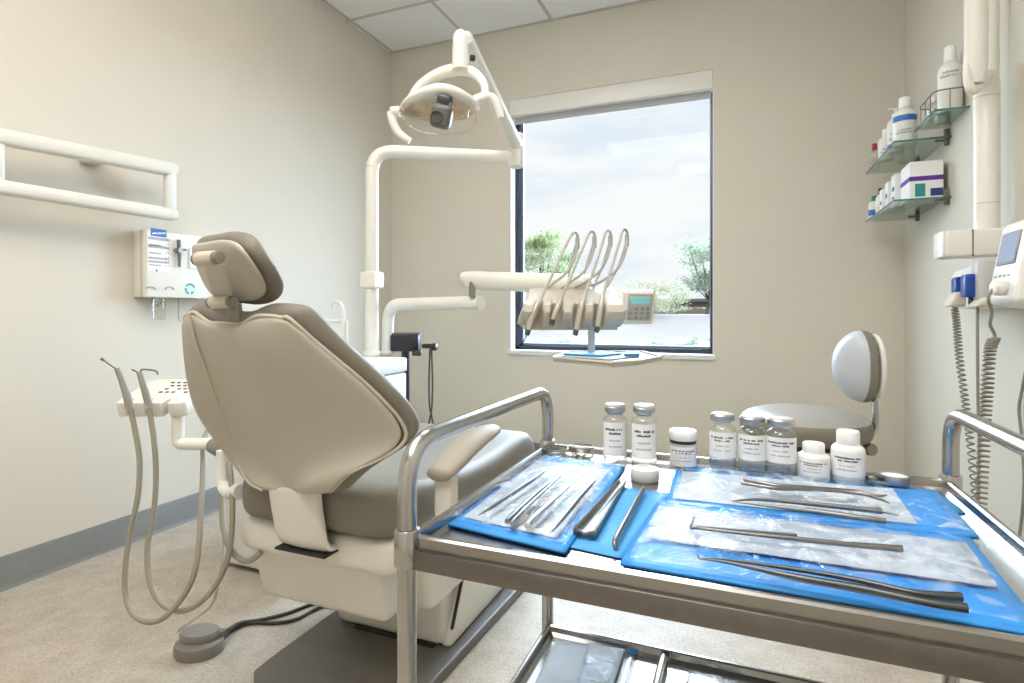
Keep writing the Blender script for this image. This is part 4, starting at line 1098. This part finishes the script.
dish('round_dish', 'small round white dish in front of the second tall vial', 'dish', 645, 480, 28, 12, 'label', 'capwhite')
b = B(); p = tp_(871.5, 483, ZS+.006); lathe(b, [(0, 0), (.0085, 0), (.0095, .002), (.0095, .010), (.008, .012), (0, .0125)], p, 24)
tag(obj('metal_cap', b, 'tool'), 'tiny dark metal cap beside the taller white bottle', 'cap')
dish('ointment_tin', 'shallow round metal tin with white contents right of the bottles', 'tin', 894, 483, 28, 9, 'capsilver', 'capwhite', ZS+.006)
def ring_dish(label, u, v, pw):
    p = tp_(u, v, ZS); d = (p-CAM).dot(FV); r = pw/2*d/FPX
    t = thing('glass_dish', label, 'glass dish', p)
    b = B(); lathe(b, [(0, .002), (r*.55, .002), (r*.75, .004), (r*.95, .014), (r, .016), (r*.97, .017), (r*.7, .006), (0, .004)], p, 28); obj('bowl', b, 'glass', t)
    b = B(); tube(b, [p+Vector((r*math.cos(a), r*math.sin(a), .016)) for a in [2*PI*k/28 for k in range(29)]], .0014, 8); obj('bowl_rim', b, 'tool', t)
    b = B(); tube(b, [p+Vector((r*.62*math.cos(a), r*.62*math.sin(a), .0035)) for a in [2*PI*k/24 for k in range(25)]], .0016, 8); obj('bowl_foot', b, 'toolbright', t)
ring_dish('small clear glass dish at the back left corner of the trolley', 555, 457, 26)
ring_dish('small clear glass dish between the corner dish and the tall vials', 582, 455, 23)
dish('cotton_dish', 'flat shallow dish of cotton at the foot of the leftmost tall vial', 'dish', 603, 463, 28, 4, 'milky', 'capwhite')

# ------------------------------------------------------------------ lower shelf
ZQ = .484-.006
def lq(px, z): return [at(u, v, Z=z) for u, v in px]
def flat_packet(name, label, px, m, z, film=None, extra=None, seed=1, cat='packet'):
    c = lq(px, ZQ+z); t = thing(name, label, cat, sum(c, Vector())/4)
    b = B(); sheet(b, c, ZQ+z, .0015, 12, 12, seed=seed, freq=50); obj('paper_back', b, m, t, solid=.001, offset=1)
    if film: b = B(); sheet(b, c, ZQ+z+.008, .004, 22, 22, seed=seed+2, freq=70, curl=-.006); obj('clear_film', b, film, t)
    return t
flat_packet('paper_pouch', 'white paper pouch at the left of the lower shelf', [(556, 641), (598, 646), (572, 705), (528, 697)], 'paper', .002, None, seed=41)
flat_packet('paper_pouch', 'clear pouch with bluish film on the lower shelf, beside the white paper pouch', [(588, 644), (625, 650), (606, 710), (570, 705)], 'paper', .006, 'film', seed=43)
c = lq([(627, 648), (638, 650.5), (620, 715), (606, 712)], ZQ+.003)
tw = thing('test_strip', 'clear strip with a blue end on the lower shelf', 'strip', sum(c, Vector())/4)
b = B(); sheet(b, c, ZQ+.003, 0, 2, 6); obj('strip_body', b, 'milky', tw, solid=.001, offset=1)
b = B(); sheet(b, [c[0], c[1], c[1].lerp(c[2], .10), c[0].lerp(c[3], .10)], ZQ+.0045, 0, 2, 2); obj('blue_end', b, 'blue', tw, 'blue end patch', solid=.001, offset=1)
p0, p1 = at(664, 657, Z=ZQ+.009), at(651, 712, Z=ZQ+.009)
sy = thing('steel_tube', 'slim steel tube standing out on the lower shelf right of the clear strip', 'tube', (p0+p1)/2)
b = B(); cyl(b, p0.lerp(p1, .06), p1, .0085, 16, .003); obj('tube_body', b, 'toolbright', sy)
b = B(); cyl(b, p0, p0.lerp(p1, .08), .0065, 14, .002); obj('tube_cap', b, 'tool', sy)
flat_packet('clear_bag', 'crumpled clear plastic bag on the lower shelf at right', [(689, 671), (742, 683), (735, 730), (676, 716)], 'milky', .002, 'film', seed=47, cat='bag')

# ================================================================== STOOL
sc0 = at(804, 425, Y=2.45); SX, SY = sc0.x, sc0.y; zs_t = at(808, 407, Y=2.45).z
stool = thing('operator_stool', 'grey operator stool with a curved backrest behind the trolley', 'stool', (SX, SY, 0))
b = B(); R_ = .232
lathe(b, [(0, zs_t-.125), (.14, zs_t-.125), (.212, zs_t-.115), (.229, zs_t-.095), (R_, zs_t-.06), (.225, zs_t-.04), (.198, zs_t-.022), (.14, zs_t-.006), (0, zs_t)], (SX, SY, 0), 40)
obj('seat', b, ['stoolseat', 'seat'], stool, sub=1)
sm = bpy.data.objects['seat'].data
for pl in sm.polygons:
    if pl.center.z < zs_t-.05: pl.material_index = 1
b = B(); lathe(b, [(0, zs_t-.15), (.12, zs_t-.15), (.13, zs_t-.126), (0, zs_t-.126)], (SX, SY, 0), 24); obj('seat_plate', b, 'black', stool)
b = B(); cyl(b, (SX, SY, .40), (SX, SY, zs_t-.14), .016, 18); cyl(b, (SX, SY, .09), (SX, SY, .42), .027, 18); obj('gas_column', b, 'steel', stool)
for k in range(5):
    a = 2*PI*k/5+.3; d = Vector((math.cos(a), math.sin(a), 0)); e = Vector((SX, SY, 0))+d*.27
    b = B(); tube(b, [Vector((SX, SY, .10)), e+ZV*.075], [.026, .017], 12, flat=(1, .8, (0, 0, 1))); lg = obj('leg', b, 'steel', stool)
    b = B(); cyl(b, e+ZV*.03-d.cross(ZV)*.014, e+ZV*.03+d.cross(ZV)*.014, .03, 18, .005); obj('caster', b, 'black', lg)
# backrest: convex pad facing into the room, window light in its front colour, taupe rim, pale shell behind
def sq(u, v, Y=2.45): return at(u, v, Y=Y)
yb = 2.42
xb, zb_, HW, HH = .392, sq(860, 366).z, .118, .133
def pad(rings, n=40, split=None):
    bm = B(); V = []
    for k, x in rings:
        V.append([bm.verts.new((xb+x+.03*(k*math.cos(a))**2*.5, 2.45+HW*k*math.copysign(abs(math.cos(a))**.75, math.cos(a)), zb_+HH*k*math.copysign(abs(math.sin(a))**.8, math.sin(a)))) for a in [2*PI*j/n for j in range(n)]])
    for i in range(len(V)-1):
        for j in range(n):
            f = bm.faces.new((V[i][j], V[i][(j+1) % n], V[i+1][(j+1) % n], V[i+1][j])); f.material_index = 1 if split is not None and i >= split else 0
    bm.faces.new(V[0][::-1]); bm.faces.new(V[-1])
    return bm
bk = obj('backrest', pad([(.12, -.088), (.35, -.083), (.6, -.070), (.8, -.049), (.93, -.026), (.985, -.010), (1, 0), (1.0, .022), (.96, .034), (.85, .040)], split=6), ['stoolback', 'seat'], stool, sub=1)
obj('back_shell', pad([(.84, .038), (.90, .044), (.90, .056), (.82, .064), (.3, .067)]), 'whiteplastic', stool, sub=1)
b = B(); tube(b, smooth_path([sq(874.5, 396, yb), sq(875.5, 415, yb), sq(874.5, 428, yb), sq(870, 436, yb), sq(862, 442, yb), sq(845, 446, 2.44)], 6), .016, 14, flat=(.7, 1.3, (0, 1, 0))); obj('back_bracket', b, 'steel', stool)
b = B(); cyl(b, sq(864, 448, 2.40), sq(873, 450, 2.36), .022, 18, .006); obj('adjust_knob', b, 'greyplastic', stool)

# ================================================================== RIGHT WALL: pipe arm, housing, devices
pa = thing('ducted_wall_arm', 'cream vertical pipe with a hooked joint on the right wall', 'wall pipe', (XR, 2.5, 1.38))
PXw, PYw = .79, 2.5
p_low = at(986.5, 231, Y=2.5); p_top = at(986.5, 80, Y=2.5)
b = B(); rr = 10.6/FPX*2.02
tube(b, [Vector((p_low.x, PYw, p_low.z)), Vector((p_low.x, PYw, p_top.z-.01)), Vector((p_low.x-.003, PYw, p_top.z+.01)), Vector((p_low.x-.008, PYw, p_top.z+.025))], [rr, rr, rr*.9, rr*.6], 24); obj('lower_pipe', b, 'cream', pa)
for v in (98, 204):
    b = B(); z = at(986, v, Y=2.5).z; cyl(b, (p_low.x, PYw, z-.0018), (p_low.x, PYw, z+.0018), rr+.0006, 24); obj('pipe_seam', b, 'creamdark', pa)
u_b = at(976, 70, Y=2.40)
b = B(); tube(b, [Vector((u_b.x, 2.40, at(976, 84, Y=2.40).z)), Vector((u_b.x, 2.40, u_b.z)), Vector((u_b.x, 2.40, H-.02))], [.024, .033, .033], 24); obj('upper_pipe', b, 'cream', pa)
b = B(); tube(b, smooth_path([at(966.5, 55, Y=2.40), at(967, 76, Y=2.38), at(970, 87, Y=2.38), at(974, 90, Y=2.39), at(979, 85, Y=2.42), at(986, 79, Y=2.46), at(993, 75, Y=2.50)], 5), [.009, .012, .015, .016, .016, .014, .012], 14); obj('hook_joint', b, 'cream', pa)
b = B(); tube(b, [at(994, 78, Y=2.52), Vector((at(994, 78, Y=2.52).x, 2.52, H-.02))], .015, 14); obj('conduit', b, 'cream', pa)
b = B(); rbox(b, .655, XR, 2.45, 2.56, 1.28, 1.378, .012, 3); hb_ = obj('arm_housing', b, 'cream', pa)
b = B(); rbox(b, .648, .662, 2.452, 2.555, 1.282, 1.376, .005, 2); obj('end_plate', b, 'whiteplastic', hb_)
b = B(); zz = .735; rbox(b, zz, zz+.003, 2.4485, 2.46, 1.282, 1.376); obj('housing_seam', b, 'keydark', hb_)

# glass shelves
def glass_shelf(label, x0, y0, y1, z, brackets=True):
    t = thing('glass_shelf', label, 'shelf', (XR, (y0+y1)/2, z), 'glass shelves on the right wall')
    b = B(); rbox(b, x0, XR-.001, y0, y1, z-.007, z); obj('glass_panel', b, 'shelfglass', t)
    b = B(); rbox(b, x0-.001, XR, y0-.002, y0, z-.0075, z+.0005); rbox(b, x0-.002, x0, y0, y1, z-.0075, z+.0005); obj('polished_edge', b, 'glassedge', t, 'green glass edge')
    if brackets:
        for y in (y0+.03, y1-.15):
            b = B(); rbox(b, XR-.02, XR, y-.008, y+.008, z-.035, z+.04, .002, 1); rbox(b, XR-.055, XR, y-.006, y+.006, z-.016, z-.007, .002, 1); obj('bracket', b, 'tool', t)
    return t
glass_shelf('clear glass shelf holding boxes, the lowest of the three on the right wall', .645, 3.14, 3.80, 1.614)
glass_shelf('clear glass shelf holding bottles, the middle of the three on the right wall', .645, 3.14, 3.80, 1.888)
ZS3 = 1.945
ts = glass_shelf('clear glass shelf with a wire rail, nearest of the three on the right wall', .742, 2.91, 3.19, ZS3, False)
b = B(); tube(b, fillet([(XR, 2.92, ZS3+.085), (.747, 2.92, ZS3+.085), (.747, 3.18, ZS3+.085), (XR, 3.18, ZS3+.085)], .05, 8), .003, 8)
for x, y in ((.747, 2.98), (.747, 3.06), (.747, 3.13), (.80, 2.92)): tube(b, [(x, y, ZS3), (x, y, ZS3+.085)], .002, 6)
obj('wire_rail', b, 'tool', ts)

def sbottle(name, label, x, y, z, r, h, m='whiteplastic', capm='capwhite', shape='round', band=None, cat='bottle', pump=False):
    t = thing(name, label, cat, (x, y, z), 'bottles and boxes on the glass shelves'); p = Vector((x, y, z))
    k = .72 if shape == 'round' else .8
    b = B(); lathe(b, [(0, 0), (r*.93, 0), (r, r*.12), (r, h*(k-.1)), (r*.92, h*(k-.04)), (r*.6, h*(k+.02)), (r*.42, h*(k+.05)), (r*.4, h*(k+.08)), (0, h*(k+.08))], p, 24); obj('bottle_body', b, m, t)
    b = B()
    if pump:
        lathe(b, [(0, h*.80), (r*.42, h*.80), (r*.42, h*.88), (r*.15, h*.89), (r*.15, h*.97), (r*.25, h*.97), (r*.25, h), (0, h)], p, 18)
        q = p+ZV*h*.975; tube(b, [q, q+Vector((-r*.9, -.02, 0)), q+Vector((-r*1.0, -.022, -h*.03))], r*.12, 8)
    else: lathe(b, [(0, h*(k+.05)), (r*.5, h*(k+.05)), (r*.52, h*(k+.07)), (r*.48, h*.98), (r*.4, h), (0, h)], p, 20)
    obj('cap', b, capm, t)
    if band:
        phi = math.atan2(-y, -x)
        for z0, z1, mm in band:
            b = B(); lathe(b, [(r*1.015, h*z0), (r*1.015, h*z1)], seg=16, a0=phi-1.2, a1=phi+1.2); bmesh.ops.translate(b, vec=p, verts=b.verts)
            if mm == 'text':
                b.free(); b = B(); word_rows(b, r*1.03, [(h*z0, h*(z1-z0)*.3, .8, 0), (h*(z0+(z1-z0)*.5), h*(z1-z0)*.25, .6, 0)], phi, int(x*1000)); bmesh.ops.translate(b, vec=p, verts=b.verts); obj('label_print', b, 'inksoft', t, recalc=False)
            else: obj('label_band', b, mm, t, recalc=False)
    return t
z2, z1s = 1.889, 1.615
def onz(u, v, z): return at(u, v, Z=z)
sbottle('pump_bottle', 'tall white pump bottle on the railed glass shelf', .818, 2.985, ZS3+.001, .045, .285, pump=False, band=[(.5, .62, 'text')])
sbottle('small_bottle', 'small clear bottle beside the tall pump bottle on the railed shelf', .785, 3.09, ZS3+.001, .024, .11, 'milky')
sbottle('small_bottle', 'narrow white tube behind the tall pump bottle on the railed shelf', .83, 3.13, ZS3+.001, .022, .15)
sbottle('squeeze_bottle', 'white bottle with a blue band on the middle glass shelf', .714, 3.262, z2, .050, .235, band=[(.48, .60, 'bluelabel'), (.22, .34, 'text')])
sbottle('spray_bottle', 'white spray bottle left of the blue banded bottle on the middle shelf', .700, 3.38, z2, .036, .225, band=[(.08, .18, 'bluelabel'), (.25, .5, 'text')], pump=True)
sbottle('squeeze_bottle', 'plain white bottle second from the far end of the middle shelf', .690, 3.53, z2, .036, .165, band=[(.2, .4, 'text')])
sbottle('squeeze_bottle', 'pale bottle against the wall on the middle glass shelf', .80, 3.62, z2, .036, .17)
sbottle('small_bottle', 'small bottle with a red cap at the far end of the middle shelf', .675, 3.74, z2, .026, .15, 'milky', 'red', band=[(.2, .4, 'text')])
def carton(label, x0, x1, y0, y1, z, h, stripes, rot=0):
    t = thing('carton', label, 'box', ((x0+x1)/2, (y0+y1)/2, z), 'bottles and boxes on the glass shelves')
    b = B(); rbox(b, x0, x1, y0, y1, z, z+h, .002, 1); obj('box_body', b, 'label', t)
    for (a0, a1, c0, c1, mm, sides) in stripes:
        b = B()
        if 'f' in sides: rbox(b, x0+(x1-x0)*a0-.0005, x0+(x1-x0)*a1+.0005, y0-.001, y0+.0005, z+h*c0, z+h*c1)
        if 'l' in sides: rbox(b, x0-.001, x0+.0005, y0-.001 if 'f' in sides else y0+(y1-y0)*.2, y1 if 'f' in sides else y0+(y1-y0)*.7, z+h*c0, z+h*c1)
        obj('printed_panel', b, mm, t)
    return t
carton('white carton with a purple stripe and teal emblem on the lowest shelf', .712, .843, 3.165, 3.33, z1s, .175, [(0, 1, .48, .60, 'purple', 'fl'), (.16, .46, .06, .40, 'teal', 'f'), (.62, .98, .06, .26, 'navy', 'f'), (.70, .94, .09, .14, 'label', '')])
carton('white carton with blue print behind the purple striped carton', .690, .80, 3.345, 3.42, z1s, .165, [(.2, .8, .5, .62, 'navy', 'l'), (.2, .8, .25, .32, 'purple', 'l')])
carton('narrow white carton third from the front of the lowest shelf', .678, .78, 3.435, 3.50, z1s, .145, [(.2, .8, .45, .60, 'navy', 'l')])
carton('small white carton next to the green capped bottle', .668, .76, 3.515, 3.58, z1s, .125, [(.2, .8, .35, .5, 'bluelabel', 'l')])
sbottle('small_bottle', 'white bottle with a dark cap among the cartons on the lowest shelf', .685, 3.635, z1s, .024, .15, capm='black', band=[(.25, .45, 'text')])
sbottle('small_bottle', 'green capped white bottle with a blue label on the lowest shelf', .672, 3.715, z1s, .032, .125, capm='green', band=[(.10, .36, 'bluelabel')])

# diagnostic station with blue handles
def rw(u, v, X): return at(u, v, X=X)
ds = thing('diagnostic_station', 'white wall diagnostic station with two blue handles on the right wall', 'diagnostic station', (XR, 2.62, 1.10))
b = B(); prism(b, [Vector((XR, 2.42, 1.10)), Vector((XR, 2.42, 1.25)), Vector((XR, 2.46, 1.272)), Vector((XR, 2.84, 1.255)), Vector((XR, 2.88, 1.235)), Vector((XR, 2.88, 1.13)), Vector((XR, 2.84, 1.10))], Vector((-.075, 0, 0)), .012, 3); obj('station_body', b, 'whiteplastic', ds)
b = B(); rbox(b, .725, .84, 2.36, 2.44, 1.118, 1.272, .018, 3); obj('side_module', b, 'modulegrey', ds)
for (u0, u1, v0, v1, yy) in ((953, 962, 277, 296, 2.60), (962.5, 980, 274, 297.5, 2.42)):
    p, q = at(u0, v1, Y=yy), at(u1, v0, Y=yy)
    b = B(); rbox(b, p.x, q.x, yy-.03, yy+.03, p.z, q.z, .010, 3)
    h = obj('blue_handle', b, 'royal', ds, 'royal blue handle')
    b = B(); c = Vector(((p.x+q.x)/2, yy, p.z)); cyl(b, c+ZV*.005, c-ZV*.025, .009, 12); obj('handle_stem', b, 'black', h)
for u0, u1, v0, v1, yy in ((944.5, 963, 292, 307, 2.56), (970, 991, 297.5, 307, 2.37)):
    p, q = at(u0, v1, Y=yy), at(u1, v0, Y=yy)
    b = B(); rbox(b, p.x, q.x, yy-.04, yy+.05, p.z, q.z, .010, 3, taper=lambda w, p=p, q=q: Vector((w.x+(.030 if (w.x < (p.x+q.x)/2 and w.z > (p.z+q.z)/2) else 0), w.y, w.z))); obj('handle_cradle', b, 'creamdark', ds)
b = B(); rbox(b, XR-.078, XR-.074, 2.70, 2.80, 1.155, 1.215, .001, 1); obj('station_sticker', b, 'inksoft', ds)
# coiled cords
def coil(path, r, turns, wire, n=14):
    P = smooth_path(path, 12); L = len(P)-1; N = turns*n; pts = []
    for i in range(N+1):
        s = i/N*L; k = min(int(s), L-1); p = P[k].lerp(P[k+1], s-k); a = 2*PI*i/n
        e = min(1, i/(n*1.0), (N-i)/(n*1.0))
        pts.append(p+(RV*math.cos(a)+FV*math.sin(a))*r*e)
    b = B(); tube(b, pts, wire, 6); return b
cpath = [at(954.5, 306, Y=2.55), at(957, 330, Y=2.53), at(959.5, 360, Y=2.5), at(965, 400, Y=2.48), at(970, 440, Y=2.46), at(976, 500, Y=2.44), at(980, 540, Y=2.42)]
obj('coiled_cord', coil(cpath, .0105, 50, .0030), 'cablegrey', ds)
b = B(); tube(b, smooth_path([at(977.5, 305, Y=2.38), at(977.5, 350, Y=2.38), at(978, 400, Y=2.38), at(979, 440, Y=2.38), at(978, 500, Y=2.38), at(975, 545, Y=2.38)], 4), .0048, 8); obj('straight_cord', b, 'cablegrey', ds)

# wall monitor with probe plug
mo = thing('wall_monitor', 'white patient monitor with a grey screen on the right wall at the photo edge', 'monitor', (XR, 2.09, 1.1))
Mm = frame_m(Vector((.708, 2.085, 1.230)), Vector((0, -1, 0)), Vector((1, 0, -.18)))   # x towards the camera, y into the wall, z up
b = B(); rbox(b, -.105, .105, 0, .11, -.122, .128, .022, 4, mtx=Mm, taper=lambda p: Vector((p.x*(1 if p.y < .05 else .92), p.y, p.z))); obj('monitor_body', b, 'whiteplastic', mo)
b = B(); rbox(b, -.072, .058, -.003, .004, -.006, .092, .003, 1, mtx=Mm); bz = obj('screen_bezel', b, 'greyplastic', mo)
b = B(); rbox(b, -.067, .053, -.0045, .003, -.001, .087, .003, 1, mtx=Mm); obj('screen', b, 'screengrey', bz, 'grey blue screen')
for k in range(4):
    b = B(); rbox(b, -.07+k*.030, -.052+k*.030, -.003, .004, -.042, -.034, .002, 1, mtx=Mm); obj('button', b, 'hosegrey', mo)
b = B(); c = Mm @ Vector((.030, 0, -.076)); nd = (Mm.to_3x3() @ Vector((.15, -1, -.2))).normalized(); cyl(b, c, c+nd*.034, .022, 20, .008); pl_ = obj('probe_plug', b, 'cream', mo)
c2 = c+nd*.03
b = B(); rbox(b, XR-.06, XR, 2.02, 2.15, 1.12, 1.30, .01, 2); obj('wall_bracket', b, 'white', mo)
b = B(); tube(b, smooth_path([c2, c2+Vector((-.012, 0, -.03)), at(992, 312, Y=2.08), at(990, 324, Y=2.10), at(994, 333, Y=2.12), at(995, 338, Y=2.12)], 5), .0045, 8); obj('plug_cord', b, 'cablegrey', mo)
obj('coiled_cord', coil([at(995, 337, Y=2.12), at(990, 350, Y=2.12), at(987.5, 385, Y=2.12), at(985, 420, Y=2.12), at(983, 460, Y=2.12), at(981, 500, Y=2.12), at(980, 540, Y=2.12)], .0135, 46, .0033), 'cablegrey', mo)
b = B(); tube(b, smooth_path([at(1030, 350, X=XR-.015), at(1022, 390, X=XR-.012), at(1019, 410, X=XR-.01), at(1022, 440, X=XR-.01), at(1024, 480, X=XR-.01), at(1022, 515, X=XR-.01), at(1016, 560, X=XR-.01)], 5), .005, 8)
obj('power_cord', b, 'cablegrey', mo)

# ================================================================== LIGHT
w = bpy.data.worlds.new('sky'); SC.world = w; w.use_nodes = True; nt = w.node_tree
bg = nt.nodes['Background']
tc = nt.nodes.new('ShaderNodeTexCoord'); mp = nt.nodes.new('ShaderNodeMapping'); mp.inputs['Scale'].default_value = (2.2, 2.2, 9)
nz = nt.nodes.new('ShaderNodeTexNoise'); nz.inputs['Scale'].default_value = 1.6; nz.inputs['Detail'].default_value = 5
rp = nt.nodes.new('ShaderNodeValToRGB'); e = rp.color_ramp.elements
e[0].position = .36; e[0].color = srgb(230, 239, 249); e[1].position = .56; e[1].color = srgb(252, 253, 254)
nt.links.new(tc.outputs['Generated'], mp.inputs['Vector']); nt.links.new(mp.outputs['Vector'], nz.inputs['Vector'])
nt.links.new(nz.outputs['Fac'], rp.inputs['Fac']); nt.links.new(rp.outputs['Color'], bg.inputs['Color'])
bg.inputs['Strength'].default_value = .92
def area(name, loc, rot, sx, sy, power, col, spread=180):
    l = bpy.data.lights.new(name, 'AREA'); l.shape = 'RECTANGLE'; l.size = sx; l.size_y = sy; l.energy = power; l.color = col; l.spread = math.radians(spread)
    o = bpy.data.objects.new(name, l); C.objects.link(o); o.location = loc; o.rotation_euler = rot; return o
area('ceiling_troffer', (-1.0, .9, H-.03), (0, 0, 0), 1.2, .6, 17, (1, .955, .89))
area('ceiling_troffer', (-.3, -.5, H-.03), (0, 0, 0), 1.2, .6, 32, (1, .965, .91))
area('ceiling_troffer', (-.9, 2.3, H-.03), (0, 0, 0), 1.2, .6, 14, (1, .955, .89))
area('ceiling_fill_uplight', (-.9, .2, 2.7), (PI, 0, 0), 1.5, .5, 42, (1, .985, .97))  # unseen lamp added to brighten the ceiling and upper walls
def sun(name, rot, e, ang, col):
    l = bpy.data.lights.new(name, 'SUN'); l.energy = e; l.angle = math.radians(ang); l.color = col
    o = bpy.data.objects.new(name, l); C.objects.link(o); o.rotation_euler = rot; return o
sun('sun', (math.radians(35), 0, math.radians(15)), 2.2, 2, (1, .97, .92))
sun('sky_glow', (math.radians(-76), 0, math.radians(-45)), 34.0, 120, (.60, .79, 1))
sun('sky_glow', (math.radians(-76), 0, math.radians(32)), 21.0, 110, (.64, .82, 1))

SC.view_settings.view_transform = 'Standard'; SC.view_settings.look = 'None'; SC.view_settings.exposure = .14
SC.cycles.use_denoising = True
SC.cycles.max_bounces = 10; SC.cycles.transparent_max_bounces = 16
SC.cycles.caustics_reflective = False; SC.cycles.caustics_refractive = False
SC.cycles.sample_clamp_indirect = 6
